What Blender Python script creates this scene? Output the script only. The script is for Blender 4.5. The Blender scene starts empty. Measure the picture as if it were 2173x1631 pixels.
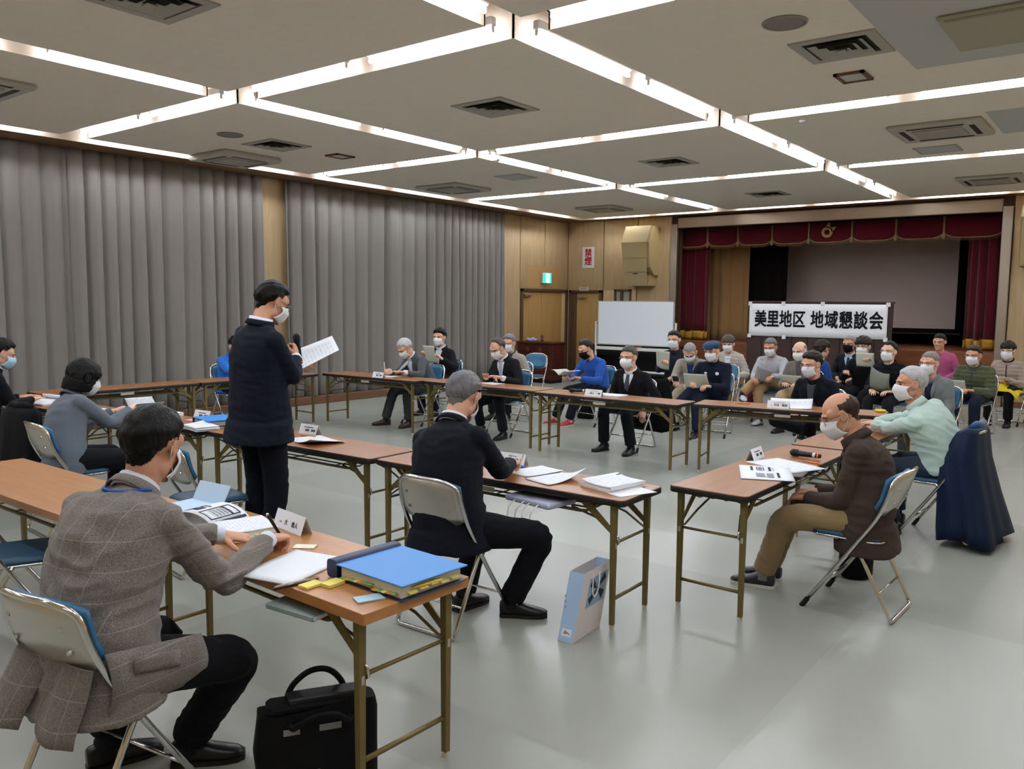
import bpy, bmesh, math, random
import numpy as np
from mathutils import Vector, Matrix, Quaternion
from mathutils.bvhtree import BVHTree

random.seed(7); rng = np.random.RandomState(7)
SC = bpy.context.scene
COL = SC.collection
PI = math.pi

# ------------------------------------------------------------------ camera, world, exposure
cam_d = bpy.data.cameras.new('camera'); cam = bpy.data.objects.new('camera', cam_d); COL.objects.link(cam)
cam_d.sensor_width = 36.0; cam_d.lens = 29.057; cam_d.clip_start = 0.05; cam_d.clip_end = 100
cam.matrix_world = Matrix(((0.79150448, -0.06770472, 0.60740162, 0.0),
                           (0.61107987, 0.07124396, -0.78835632, 0.0),
                           (0.01010175, 0.99515846, 0.0977629, 1.70),
                           (0, 0, 0, 1)))
SC.camera = cam
W = bpy.data.worlds.new('hall_world'); SC.world = W; W.use_nodes = True
W.node_tree.nodes['Background'].inputs[0].default_value = (0.05, 0.05, 0.055, 1)
W.node_tree.nodes['Background'].inputs[1].default_value = 0.2
SC.view_settings.view_transform = 'Standard'; SC.view_settings.look = 'None'
SC.view_settings.exposure = 0.65; SC.view_settings.gamma = 1.0; SC.view_settings.use_curve_mapping = False
SC.cycles.use_denoising = True
SC.cycles.max_bounces = 8; SC.cycles.diffuse_bounces = 5; SC.cycles.glossy_bounces = 4; SC.cycles.transmission_bounces = 6
SC.cycles.sample_clamp_indirect = 4.0; SC.cycles.caustics_reflective = False; SC.cycles.caustics_refractive = False
TUBE_STRENGTH = 46.0      # every fluorescent tube in the ceiling slots

# ------------------------------------------------------------------ materials
def lin(h):
    h = h.lstrip('#'); o = []
    for i in (0, 2, 4):
        v = int(h[i:i+2], 16) / 255.0
        o.append(v / 12.92 if v <= 0.04045 else ((v + 0.055) / 1.055) ** 2.4)
    return (o[0], o[1], o[2], 1.0)

MATS = {}
def mat(name, col='#888888', rough=0.6, metal=0.0, spec=0.4, bump=0.0, bscale=200.0, var=0.0, vscale=6.0, stretch=(1, 1, 1),
        coat=0.0, sheen=0.0, trans=0.0, alpha=1.0, emit=None, estr=0.0, ior=1.45, coord='Object'):
    if name in MATS: return MATS[name]
    m = bpy.data.materials.new(name); m.use_nodes = True; MATS[name] = m
    nt = m.node_tree; N = nt.nodes; L = nt.links; p = N['Principled BSDF']
    c = lin(col) if isinstance(col, str) else col
    p.inputs['Base Color'].default_value = c
    p.inputs['Roughness'].default_value = rough; p.inputs['Metallic'].default_value = metal
    p.inputs['Specular IOR Level'].default_value = spec; p.inputs['IOR'].default_value = ior
    p.inputs['Coat Weight'].default_value = coat; p.inputs['Sheen Weight'].default_value = sheen
    p.inputs['Transmission Weight'].default_value = trans; p.inputs['Alpha'].default_value = alpha
    if emit: p.inputs['Emission Color'].default_value = lin(emit); p.inputs['Emission Strength'].default_value = estr
    if var or bump:
        tc = N.new('ShaderNodeTexCoord'); mp = N.new('ShaderNodeMapping'); mp.inputs['Scale'].default_value = stretch
        L.new(tc.outputs[coord], mp.inputs[0])
    if var:
        n = N.new('ShaderNodeTexNoise'); n.inputs['Scale'].default_value = vscale; n.inputs['Detail'].default_value = 5
        L.new(mp.outputs[0], n.inputs['Vector'])
        mx = N.new('ShaderNodeMix'); mx.data_type = 'RGBA'; mx.blend_type = 'MIX'
        mx.inputs[6].default_value = tuple(max(0, v * (1 - var)) for v in c[:3]) + (1,)
        mx.inputs[7].default_value = tuple(min(1, v * (1 + var)) for v in c[:3]) + (1,)
        L.new(n.outputs['Fac'], mx.inputs[0]); L.new(mx.outputs[2], p.inputs['Base Color'])
    if bump:
        n2 = N.new('ShaderNodeTexNoise'); n2.inputs['Scale'].default_value = bscale; n2.inputs['Detail'].default_value = 3
        L.new(mp.outputs[0], n2.inputs['Vector'])
        b = N.new('ShaderNodeBump'); b.inputs['Strength'].default_value = bump; b.inputs['Distance'].default_value = 0.01
        L.new(n2.outputs['Fac'], b.inputs['Height']); L.new(b.outputs[0], p.inputs['Normal'])
    return m

def nodes_of(m):
    nt = m.node_tree; return nt.nodes, nt.links, nt.nodes['Principled BSDF']

def wood(name, c1, c2, rough=0.4, scale=(1.2, 14, 14), coat=0.0, spec=0.4):
    if name in MATS: return MATS[name]
    m = mat(name, c1, rough, spec=spec, coat=coat); N, L, p = nodes_of(m)
    tc = N.new('ShaderNodeTexCoord'); mp = N.new('ShaderNodeMapping'); mp.inputs['Scale'].default_value = scale
    L.new(tc.outputs['Object'], mp.inputs[0])
    n = N.new('ShaderNodeTexNoise'); n.inputs['Scale'].default_value = 3.0; n.inputs['Detail'].default_value = 8; n.inputs['Distortion'].default_value = 0.6
    L.new(mp.outputs[0], n.inputs['Vector'])
    r = N.new('ShaderNodeValToRGB'); r.color_ramp.elements[0].position = 0.32; r.color_ramp.elements[1].position = 0.68
    r.color_ramp.elements[0].color = lin(c2); r.color_ramp.elements[1].color = lin(c1)
    L.new(n.outputs['Fac'], r.inputs[0]); L.new(r.outputs[0], p.inputs['Base Color'])
    return m

def print_mat(name, paper='#e8ebee', ink='#3a3f48', sx=0.02, sz=90.0, amount=0.45):
    """white sheet carrying rows of small print"""
    if name in MATS: return MATS[name]
    m = mat(name, paper, 0.7, spec=0.2); N, L, p = nodes_of(m)
    tc = N.new('ShaderNodeTexCoord'); mp = N.new('ShaderNodeMapping'); mp.inputs['Scale'].default_value = (sz, sz * 0.5, 1)
    L.new(tc.outputs['UV'], mp.inputs[0])
    bt = N.new('ShaderNodeTexBrick'); bt.inputs['Scale'].default_value = 1.0; bt.inputs['Mortar Size'].default_value = 0.36
    bt.inputs['Brick Width'].default_value = 1.6; bt.inputs['Row Height'].default_value = 1.0; bt.inputs['Mortar Smooth'].default_value = 0.2
    c = lin(paper); k = lin(ink); mixc = tuple(c[i] * (1 - amount) + k[i] * amount for i in range(3)) + (1,)
    bt.inputs['Color1'].default_value = mixc; bt.inputs['Color2'].default_value = c; bt.inputs['Mortar'].default_value = c
    L.new(mp.outputs[0], bt.inputs['Vector'])
    # keep a margin free of print
    sep = N.new('ShaderNodeSeparateXYZ'); L.new(tc.outputs['UV'], sep.inputs[0])
    def band(o, lo, hi):
        a = N.new('ShaderNodeMath'); a.operation = 'GREATER_THAN'; a.inputs[1].default_value = lo; L.new(o, a.inputs[0])
        b = N.new('ShaderNodeMath'); b.operation = 'LESS_THAN'; b.inputs[1].default_value = hi; L.new(o, b.inputs[0])
        q = N.new('ShaderNodeMath'); q.operation = 'MULTIPLY'; L.new(a.outputs[0], q.inputs[0]); L.new(b.outputs[0], q.inputs[1]); return q
    u = band(sep.outputs[0], 0.1, 0.9); v = band(sep.outputs[1], 0.1, 0.9)
    q = N.new('ShaderNodeMath'); q.operation = 'MULTIPLY'; L.new(u.outputs[0], q.inputs[0]); L.new(v.outputs[0], q.inputs[1])
    mx = N.new('ShaderNodeMix'); mx.data_type = 'RGBA'; mx.inputs[6].default_value = c
    L.new(q.outputs[0], mx.inputs[0]); L.new(bt.outputs[0], mx.inputs[7]); L.new(mx.outputs[2], p.inputs['Base Color'])
    return m

# ------------------------------------------------------------------ mesh builder
def V(*a): return np.array(a, float)
def nrm(v):
    v = np.asarray(v, float); n = np.linalg.norm(v); return v / n if n > 1e-9 else v

class MB:
    def __init__(s): s.v = []; s.f = []; s.uv = {}
    def add(s, vs, fs):
        o = len(s.v); s.v.extend([tuple(map(float, x)) for x in vs]); s.f.extend([tuple(i + o for i in f) for f in fs]); return s
    def box(s, lo, hi, M=None):
        x0, y0, z0 = lo; x1, y1, z1 = hi
        vs = [(x0, y0, z0), (x1, y0, z0), (x1, y1, z0), (x0, y1, z0), (x0, y0, z1), (x1, y0, z1), (x1, y1, z1), (x0, y1, z1)]
        if M is not None: vs = [tuple(M @ Vector(p)) for p in vs]
        return s.add(vs, [(3, 2, 1, 0), (4, 5, 6, 7), (0, 1, 5, 4), (1, 2, 6, 5), (2, 3, 7, 6), (3, 0, 4, 7)])
    def bbox(s, lo, hi, b=0.004, M=None):
        """box with chamfered vertical and horizontal edges"""
        lo = np.array(lo, float); hi = np.array(hi, float); b = min(b, (hi - lo).min() * 0.45)
        def ring(z, i):
            x0, y0, x1, y1 = lo[0] + i, lo[1] + i, hi[0] - i, hi[1] - i
            return [(x0 + b, y0, z), (x1 - b, y0, z), (x1, y0 + b, z), (x1, y1 - b, z), (x1 - b, y1, z), (x0 + b, y1, z), (x0, y1 - b, z), (x0, y0 + b, z)]
        rs = [ring(lo[2], b * .7), ring(lo[2] + b, 0), ring(hi[2] - b, 0), ring(hi[2], b * .7)]
        return s.rings(rs, M)
    def rings(s, rs, M=None, cap=True, close=True):
        n = len(rs[0]); vs = [p for r in rs for p in r]
        if M is not None: vs = [tuple(M @ Vector(tuple(map(float, p)))) for p in vs]
        fs = []
        for k in range(len(rs) - 1):
            for i in range(n if close else n - 1):
                j = (i + 1) % n; fs.append((k * n + i, k * n + j, (k + 1) * n + j, (k + 1) * n + i))
        if cap: fs.append(tuple(range(n - 1, -1, -1))); fs.append(tuple((len(rs) - 1) * n + i for i in range(n)))
        return s.add(vs, fs)
    def tube(s, pts, r, n=8, cap=True, closed=False):
        pts = [np.asarray(p, float) for p in pts]; m = len(pts)
        rr = r if hasattr(r, '__len__') else [r] * m
        T = []
        for i in range(m):
            a = pts[(i - 1) % m] if (closed or i > 0) else pts[i]; b = pts[(i + 1) % m] if (closed or i < m - 1) else pts[i]
            T.append(nrm(b - a))
        u = np.cross(T[0], (0, 0, 1)); 
        if np.linalg.norm(u) < 1e-3: u = np.cross(T[0], (0, 1, 0))
        u = nrm(u); rs = []
        for i in range(m):
            u = u - T[i] * np.dot(u, T[i]); u = nrm(u); w = np.cross(T[i], u)
            rs.append([pts[i] + rr[i] * (math.cos(2 * PI * k / n) * u + math.sin(2 * PI * k / n) * w) for k in range(n)])
        if closed:
            vs = [p for q in rs for p in q]; fs = []
            for k in range(m):
                k2 = (k + 1) % m
                for i in range(n): j = (i + 1) % n; fs.append((k * n + i, k * n + j, k2 * n + j, k2 * n + i))
            return s.add(vs, fs)
        return s.rings(rs, cap=cap)
    def loft(s, secs, n=16, cap=True, power=2.0):
        """secs: (center, axis_u, axis_v, ru, rv)"""
        rs = []
        for c, u, v, ru, rv in secs:
            c = np.asarray(c, float); ring = []
            for k in range(n):
                a = 2 * PI * k / n; ca, sa = math.cos(a), math.sin(a)
                e = 2.0 / power
                ca = math.copysign(abs(ca) ** e, ca); sa = math.copysign(abs(sa) ** e, sa)
                ring.append(c + np.asarray(u) * ru * ca + np.asarray(v) * rv * sa)
            rs.append(ring)
        return s.rings(rs, cap=cap)
    def ell(s, c, r, n=14, m=9, M=None):
        c = np.asarray(c, float); r = np.asarray(r, float) * np.ones(3); rs = []
        for i in range(1, m):
            t = PI * i / m
            rs.append([(c + r * V(math.sin(t) * math.cos(2 * PI * k / n), math.sin(t) * math.sin(2 * PI * k / n), -math.cos(t))) for k in range(n)])
        vs = [p for q in rs for p in q]; fs = []
        for k in range(len(rs) - 1):
            for i in range(n): j = (i + 1) % n; fs.append((k * n + i, k * n + j, (k + 1) * n + j, (k + 1) * n + i))
        b = len(vs); vs = vs + [c - V(0, 0, r[2]), c + V(0, 0, r[2])]
        for i in range(n): j = (i + 1) % n; fs.append((b, j, i)); fs.append((b + 1, (len(rs) - 1) * n + i, (len(rs) - 1) * n + j))
        if M is not None: vs = [tuple(M @ Vector(tuple(map(float, p)))) for p in vs]
        return s.add(vs, fs)
    def cyl(s, p0, p1, r0, r1=None, n=12): return s.tube([p0, p1], [r0, r0 if r1 is None else r1], n)
    def grid(s, P, thick=0.0):
        """P[i][j] points; a sheet, closed with thickness when asked"""
        P = np.asarray(P, float); a, b = P.shape[:2]; vs = P.reshape(-1, 3)
        fs = [(i * b + j, i * b + j + 1, (i + 1) * b + j + 1, (i + 1) * b + j) for i in range(a - 1) for j in range(b - 1)]
        o = len(s.v)
        if thick:
            du = np.gradient(P, axis=0); dv = np.gradient(P, axis=1); nn = np.cross(du, dv); nn /= (np.linalg.norm(nn, axis=2, keepdims=True) + 1e-12)
            Q = (P + nn * thick).reshape(-1, 3); m = a * b
            f2 = [tuple(reversed([i + m for i in f])) for f in fs]
            rim = [i * b for i in range(a)] ; bd = list(range(b)) + [i * b + b - 1 for i in range(1, a)] + [(a - 1) * b + j for j in range(b - 2, -1, -1)] + [i * b for i in range(a - 2, 0, -1)]
            side = [(bd[k], bd[k - 1], bd[k - 1] + m, bd[k] + m) for k in range(len(bd))]
            s.add(np.vstack([vs, Q]), fs + f2 + side)
            for i in range(a):
                for j in range(b):
                    s.uv[o + i * b + j] = s.uv[o + m + i * b + j] = (i / (a - 1), j / (b - 1))
        else:
            s.add(vs, fs)
            for i in range(a):
                for j in range(b): s.uv[o + i * b + j] = (i / (a - 1), j / (b - 1))
        return s
    def mesh(s, name, smooth=False):
        me = bpy.data.meshes.new(name); me.from_pydata(s.v, [], s.f)
        if s.uv:
            uvl = me.uv_layers.new(name='UVMap'); li = np.zeros(len(me.loops), np.int32); me.loops.foreach_get('vertex_index', li)
            d = np.array([s.uv.get(i, (0.0, 0.0)) for i in range(len(s.v))], np.float32)
            uvl.data.foreach_set('uv', d[li].ravel())
        fix_normals(me)
        if smooth: smooth_mesh(me, smooth)
        return me
    def build(s, name, material, parent=None, smooth=False, loc=None, rot=None):
        return link(name, s.mesh(name, smooth), material, parent, loc, rot)

def fix_normals(me):
    bm = bmesh.new(); bm.from_mesh(me); bmesh.ops.recalc_face_normals(bm, faces=bm.faces); bm.to_mesh(me); bm.free()
def smooth_mesh(me, ang=True):
    me.polygons.foreach_set('use_smooth', np.ones(len(me.polygons), bool))
    if ang is not True:
        try: me.set_sharp_from_angle(angle=math.radians(ang))
        except Exception: pass
def link(name, me, material, parent=None, loc=None, rot=None):
    o = bpy.data.objects.new(name, me); COL.objects.link(o)
    if material is not None:
        if isinstance(material, (list, tuple)):
            for q in material: me.materials.append(q)
        else: me.materials.append(material)
    if parent is not None: o.parent = parent
    if loc is not None: o.location = loc
    if rot is not None: o.rotation_euler = rot
    return o
def tag(o, label=None, cat=None, group=None, kind=None):
    if label: o['label'] = label
    if cat: o['category'] = cat
    if group: o['group'] = group
    if kind: o['kind'] = kind
    return o
def empty(name, loc=(0, 0, 0), rz=0.0, label=None, cat=None, group=None):
    o = bpy.data.objects.new(name, None); COL.objects.link(o); o.location = loc; o.rotation_euler = (0, 0, rz); o.empty_display_size = 0.1
    return tag(o, label, cat, group)
KIDS = {}
def copy_tree(o, parent=None):
    c = o.copy(); COL.objects.link(c); c.parent = parent
    for ch in list(o.children): copy_tree(ch, c)
    return c
def struct(o): o['kind'] = 'structure'; return o
def fillet(pts, r, n=5):
    """round the corners of a polyline"""
    pts = [np.asarray(p, float) for p in pts]; out = [pts[0]]
    for i in range(1, len(pts) - 1):
        a, b, c = pts[i - 1], pts[i], pts[i + 1]; rr = min(r, np.linalg.norm(a - b) * .49, np.linalg.norm(c - b) * .49)
        p, q = b + nrm(a - b) * rr, b + nrm(c - b) * rr
        for k in range(n + 1):
            t = k / n; out.append((1 - t) ** 2 * p + 2 * t * (1 - t) * b + t * t * q)
    out.append(pts[-1]); return out
def RZ(a): return Matrix.Rotation(a, 4, 'Z')
def text_mesh(body, size=0.1, bold=0.0, align='CENTER', extrude=0.0):
    if bold:      # thicken the strokes with shifted copies
        bm = bmesh.new(); me = text_mesh(body, size, 0, align, extrude)
        for k in range(8):
            q = me.copy(); q.transform(Matrix.Translation((bold * math.cos(k * PI / 4), bold * math.sin(k * PI / 4), k * 2e-5))); bm.from_mesh(q); bpy.data.meshes.remove(q)
        bm.to_mesh(me); bm.free(); return me
    c = bpy.data.curves.new('lettering', 'FONT'); c.body = body; c.size = size; c.offset = bold; c.align_x = align; c.align_y = 'CENTER'; c.extrude = extrude
    c.resolution_u = 3
    o = bpy.data.objects.new('lettering', c); COL.objects.link(o); dg = bpy.context.evaluated_depsgraph_get()
    me = bpy.data.meshes.new_from_object(o.evaluated_get(dg)); bpy.data.objects.remove(o); bpy.data.curves.remove(c); return me

# ------------------------------------------------------------------ palette
M_floor = mat('vinyl_floor', '#aeb0a2', 0.27, spec=0.45)
N_, L_, P_ = nodes_of(M_floor)
tc = N_.new('ShaderNodeTexCoord'); ck = N_.new('ShaderNodeTexChecker'); mp = N_.new('ShaderNodeMapping')
mp.inputs['Scale'].default_value = (1 / 2.7, 1 / 2.7, 1); mp.inputs['Location'].default_value = (0.43, 0.22, 0.5)
L_.new(tc.outputs['Object'], mp.inputs[0]); L_.new(mp.outputs[0], ck.inputs[0]); ck.inputs['Scale'].default_value = 1.0
ck.inputs['Color1'].default_value = lin('#9da098'); ck.inputs['Color2'].default_value = lin('#979a92')
ns = N_.new('ShaderNodeTexNoise'); ns.inputs['Scale'].default_value = 1.3; ns.inputs['Detail'].default_value = 4; L_.new(tc.outputs['Object'], ns.inputs['Vector'])
mr0 = N_.new('ShaderNodeMapRange'); mr0.inputs[3].default_value = 0.94; mr0.inputs[4].default_value = 1.05; L_.new(ns.outputs['Fac'], mr0.inputs[0])
hs = N_.new('ShaderNodeHueSaturation'); L_.new(ck.outputs[0], hs.inputs['Color']); L_.new(mr0.outputs[0], hs.inputs['Value']); L_.new(hs.outputs[0], P_.inputs['Base Color'])

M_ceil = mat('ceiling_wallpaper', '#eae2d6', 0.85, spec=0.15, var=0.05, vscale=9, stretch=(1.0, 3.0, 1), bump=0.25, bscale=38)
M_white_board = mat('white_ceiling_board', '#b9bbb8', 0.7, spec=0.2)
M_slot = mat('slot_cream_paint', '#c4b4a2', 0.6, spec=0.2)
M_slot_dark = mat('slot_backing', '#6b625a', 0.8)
M_soffit = wood('soffit_wood', '#7a5c40', '#6a4d34', 0.6, (1, 8, 8))
M_wall = wood('honey_veneer', '#b79f7a', '#ab936d', 0.5, (6, 6, 0.6), spec=0.3)
M_walldark = mat('veneer_groove', '#4a3320', 0.7)
M_frame = wood('dark_frame', '#57402c', '#463322', 0.5, (6, 6, 0.8))
M_plinth = wood('plinth_wood', '#6b4a33', '#5c3e2a', 0.5, (1, 1, 8))
M_curtain = mat('grey_curtain', '#75726d', 0.9, spec=0.1, sheen=0.25, var=0.06, vscale=3, bump=0.15, bscale=300)
M_red = mat('red_velvet', '#520b17', 0.85, spec=0.1, sheen=0.3, bump=0.1, bscale=250)
M_gold = mat('gold_fringe', '#b98d2c', 0.55, spec=0.3, bump=0.4, bscale=90, stretch=(6, 6, .5))
M_gold2 = mat('dull_gold_braid', '#8d7350', 0.7)
M_tan = mat('tan_drape', '#8a6a45', 0.9, spec=0.1, sheen=0.2)
M_black_cloth = mat('black_drape', '#14100f', 0.95, spec=0.05)
M_screen = mat('projection_screen', '#b9aca6', 0.8, spec=0.1)
M_dark = mat('stage_dark', '#1c1715', 0.9)
M_stagewood = wood('stage_apron_wood', '#7c4a2c', '#6a3c22', 0.45, (1, 6, 6))
M_satin = mat('satin_metal', '#a59a8c', 0.35, metal=0.9)
M_white = mat('white_plastic', '#dcdcd8', 0.4)
M_offwhite = mat('off_white_enamel', '#b6b3aa', 0.5)
M_black = mat('black_plastic', '#111214', 0.45)
M_steel = mat('chrome_tube', '#d2d2d0', 0.14, metal=1.0)
M_ink = mat('black_ink', '#15161a', 0.7, spec=0.1)
M_redink = mat('red_ink', '#a3212a', 0.7, spec=0.1)
M_tube = mat('fluorescent_glow', '#ffffff', 0.5, emit='#eff4ff', estr=TUBE_STRENGTH)
# ------------------------------------------------------------------ room shell
XL, XR, YB, YS, ZC, ZT = -11.05, 2.7, -2.6, 16.48, 3.60, 4.05     # left wall, right wall, rear wall, stage wall, panel underside, slab
struct(MB().box((XL - .4, YB - .3, -0.12), (XR + .3, YS + 3.2, 0)).build('floor', M_floor))
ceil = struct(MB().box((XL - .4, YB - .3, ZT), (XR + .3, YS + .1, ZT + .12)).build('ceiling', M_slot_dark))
wl = struct(MB().box((XL - .25, YB - .2, 0), (XL - .03, YS + .2, ZT)).build('wall_left', M_walldark))
wr = struct(MB().box((XR, YB - .2, 0), (XR + .2, YS + .2, ZT)).build('wall_right', M_wall))
wb = struct(MB().box((XL - .2, YB - .2, 0), (XR + .2, YB, ZT)).build('wall_back', M_wall))
# stage wall: four pieces around the proscenium opening
OX0, OX1, OZ0, OZ1 = -8.20, -2.13, 0.93, 3.36
ws = MB(); ws.box((XL - .2, YS + .02, 0), (OX0, YS + .2, ZT)); ws.box((OX1, YS + .02, 0), (XR + .2, YS + .2, ZT))
ws.box((OX0, YS + .02, OZ1), (OX1, YS + .2, ZT))
ws = struct(ws.build('wall_stage', M_walldark))

def panel(parent, name, lo, hi, m, b=0.006):
    return MB().bbox(lo, hi, b).build(name, m, parent, smooth=35)
# --- veneer panels with dark joints, left wall (x = XL) beyond and between the curtains
for y0, y1, z0, z1 in [(13.6, 14.575, 0.1, 3.6), (14.595, 15.50, 2.0, 3.6), (15.52, 16.47, 2.0, 3.6), (7.5, 8.6, .14, 3.6),
                       (14.575, 14.60, 0.1, 2.0), (16.40, 16.47, 0.1, 2.0)]:
    panel(wl, 'panel', (XL - .03, y0, z0), (XL + .005, y1, z1), M_wall)
for k in range(8):
    panel(wl, 'panel', (XL - .03, YB + k * 1.25, .14), (XL - .0, YB + k * 1.25 + 1.24, 3.6), M_wall)
# faint square where an old notice hung above the double door
MB().box((XL + .004, 14.85, 2.07), (XL + .008, 16.1, 2.55)).build('notice_mark', mat('paler_veneer', '#b3905c', 0.55), wl)
# --- stage wall panels
for x0, x1, z0, z1 in [(-11.03, -10.07, 2.02, 3.6), (-10.05, -9.19, 2.02, 3.6), (-9.17, -8.36, 0.1, 3.6), (-10.05, -9.73, 0.1, 2.02), (-9.33, -9.19, .1, 2.02), (-9.73, -9.33, .1, 1.45),
                       (-11.03, -10.99, 0.0, 2.02), (-1.96, -1.1, 0.1, 3.6), (-1.08, 0.1, 0.1, 3.6), (.12, 1.3, .1, 3.6), (1.32, 2.69, .1, 3.6)]:
    panel(ws, 'panel', (x0, YS - .03, z0), (x1, YS + .03, z1), M_wall)
# little window niche above the whiteboard
MB().box((-9.73, YS - .01, 1.45), (-9.33, YS + .02, 2.02)).build('niche_pane', mat('niche_glass', '#9a9c92', 0.3), ws)
fr = MB()
for lo, hi in [((-9.75, YS - .05, 1.43), (-9.71, YS - .005, 2.04)), ((-9.35, YS - .05, 1.43), (-9.31, YS - .005, 2.04)), ((-9.75, YS - .05, 2.0), (-9.31, YS - .005, 2.04)), ((-9.6, YS - .04, 1.45), (-9.53, YS - .008, 2.0))]: fr.box(lo, hi)
fr.build('niche_frame', M_frame, ws)
# doors
def door(name, base, parts):
    d = empty(name, base); struct(d)
    for nm, lo, hi, m in parts: MB().bbox(lo, hi, .005).build(nm, m, d, smooth=35)
    return d
D1 = (XL, 15.50, 0); M_door = wood('door_veneer', '#a98854', '#9f7e4b', 0.5, (6, 6, .5))
d = door('door_1', D1, [('jamb', (-.02, -.90, 0), (.05, -.83, 2.02), M_frame), ('jamb', (-.02, .83, 0), (.05, .90, 2.02), M_frame), ('lintel', (-.02, -.90, 1.96), (.05, .90, 2.03), M_frame),
    ('leaf', (-.02, -.83, 0.01), (.015, -.12, 1.96), M_door), ('leaf', (-.02, -.11, 0.01), (.015, .70, 1.96), M_door), ('edge_strip', (-.02, .71, 0.01), (.03, .83, 1.96), mat('pale_strip', '#c2ab80', .5))])
MB().bbox((.016, -.80, 1.84), (.07, -.58, 1.90), .008).build('door_closer', M_satin, d)
D2 = (-10.53, YS, 0)
d = door('door_2', D2, [('jamb', (-.45, -.06, 0), (-.38, .0, 2.02), M_frame), ('jamb', (.38, -.06, 0), (.45, .0, 2.02), M_frame), ('lintel', (-.45, -.06, 1.96), (.45, .0, 2.02), M_frame),
    ('leaf', (-.25, -.012, 0.01), (.38, .01, 1.96), M_door), ('side_panel', (-.38, -.03, 0.01), (-.25, .01, 1.96), M_frame)])
MB().bbox((-.2, -.06, 1.82), (.02, -.013, 1.87), .008).build('door_closer', M_satin, d)
# plinth along the curtain wall and base along the stage wall
struct(MB().bbox((XL - .03, YB, 0), (XL + .16, 13.75, .135), .01).build('baseboard_left', M_plinth))
struct(MB().bbox((OX1 + .17, YS - .05, 0), (XR, YS + .02, .10), .006).build('baseboard_stage', M_plinth))
# ------------------------------------------------------------------ coffered ceiling: panels with lamp slots between
XP = [(-10.18, -7.15), (-6.84, -3.78), (-3.47, -0.41), (-0.10, XR)]
YP = [(YB, 0.97), (1.28, 4.56), (4.88, 8.17), (8.48, 11.75), (12.05, 15.85)]
for (x0, x1) in XP:
    for (y0, y1) in YP:
        o = MB().box((x0, y0, ZC), (x1, y1, ZC + .05)).build('ceiling_panel', M_ceil, ceil)
        sk = MB(); t = .012; z0, z1 = ZC + .001, ZC + .30
        for lo, hi in [((x0, y0, z0), (x1, y0 + t, z1)), ((x0, y1 - t, z0), (x1, y1, z1)), ((x0, y0, z0), (x0 + t, y1, z1)), ((x1 - t, y0, z0), (x1, y1, z1))]: sk.box((lo[0] - .0005, lo[1] - .0005, lo[2]), (hi[0] + .0005, hi[1] + .0005, hi[2]))
        sk.build('panel_edge', M_slot, o)
# timber soffit round the wall tops; its inner face is lit by the perimeter slot
def soffit(name, lo, hi, face_lo, face_hi):
    s_ = struct(MB().bbox(lo, hi, .004).build(name, M_soffit)); MB().box(face_lo, face_hi).build('soffit_face', M_slot, s_)
soffit('trim_1', (XL - .03, YB, ZC), (-10.50, YS, ZC + .30), (-10.503, YB, ZC + .004), (-10.495, 16.16, ZC + .30))
soffit('trim_2', (-10.50, 16.16, ZC), (XR, YS + .03, ZC + .30), (-10.5, 16.155, ZC + .004), (XR, 16.163, ZC + .30))
# white replacement boards and an access hatch in the right hand bay
for y0, y1, x1 in [(5.0, 7.38, -.42), (9.35, 10.6, -.42), (1.4, 4.4, -.42)]:
    MB().box((-1.63 if y0 != 9.35 else -1.42, y0, ZC - .004), (x1, y1, ZC + .001)).build('replacement_board', M_white_board, ceil)

# lamps
lamp_parts = {}
def lamp_mesh(L):
    if L not in lamp_parts:
        t = MB().cyl((-L / 2 + .02, 0, 0), (L / 2 - .02, 0, 0), .017, n=8).mesh('tube', True); t.materials.append(M_tube)
        h = MB().bbox((-L / 2, -.03, .035), (L / 2, .03, .10), .008).mesh('housing', False); h.materials.append(M_white)
        k = MB(); k.box((-.005, -.012, -.008), (.005, .012, .045)); k = k.mesh('socket'); k.materials.append(M_white)
        lamp_parts[L] = (t, h, k)
    return lamp_parts[L]
def lamp(x, y, along, L, label, group, dz=.04):
    e = empty('fluorescent_lamp', (x, y, ZC + dz), 0 if along == 'x' else PI / 2, label, 'lamp', group)
    t, h, k = lamp_mesh(L)
    link('tube', t, None, e); link('housing', h, None, e)
    link('socket', k, None, e, (-L / 2 + .012, 0, 0)); link('socket', k, None, e, (L / 2 - .012, 0, 0))
ORD = ['first', 'second', 'third', 'fourth', 'fifth', 'sixth', 'seventh', 'eighth', 'ninth', 'tenth', 'eleventh', 'twelfth']
slotA = [(-10.385, 'slot along the curtain wall'), (-7.04, 'left lengthwise slot'), (-3.67, 'middle lengthwise slot'), (-0.30, 'right lengthwise slot')]
slotB = [(16.105, 'slot beside the stage'), (11.94, 'cross slot nearest the stage'), (8.37, 'middle cross slot'), (4.77, 'cross slot nearest the viewer'), (1.17, 'cross slot overhead')]
for x, nm in slotA:
    k = 0
    for (y0, y1) in reversed(YP):
        m = (y0 + y1) / 2; q = (y1 - y0) / 4 + .02; L = round(min(1.36, (y1 - y0) / 2 - .22), 2)
        for s in (1, -1): lamp(x, m + s * q, 'y', L, 'white fluorescent ceiling lamp, %s from the stage in the %s' % (ORD[k], nm), 'lamps in the ceiling slots', .075 if x < -10 else .04); k += 1
for y, nm in slotB:
    k = 0
    for (x0, x1) in XP:
        m = (x0 + x1) / 2; q = (x1 - x0) / 4 + .02; L = round(min(1.36, (x1 - x0) / 2 - .22), 2)
        for s in (-1, 1): lamp(m + s * q, y, 'x', L, 'white fluorescent ceiling lamp, %s from the curtains in the %s' % (ORD[k], nm), 'lamps in the ceiling slots', .08 if y > 16 else .04); k += 1

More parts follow.
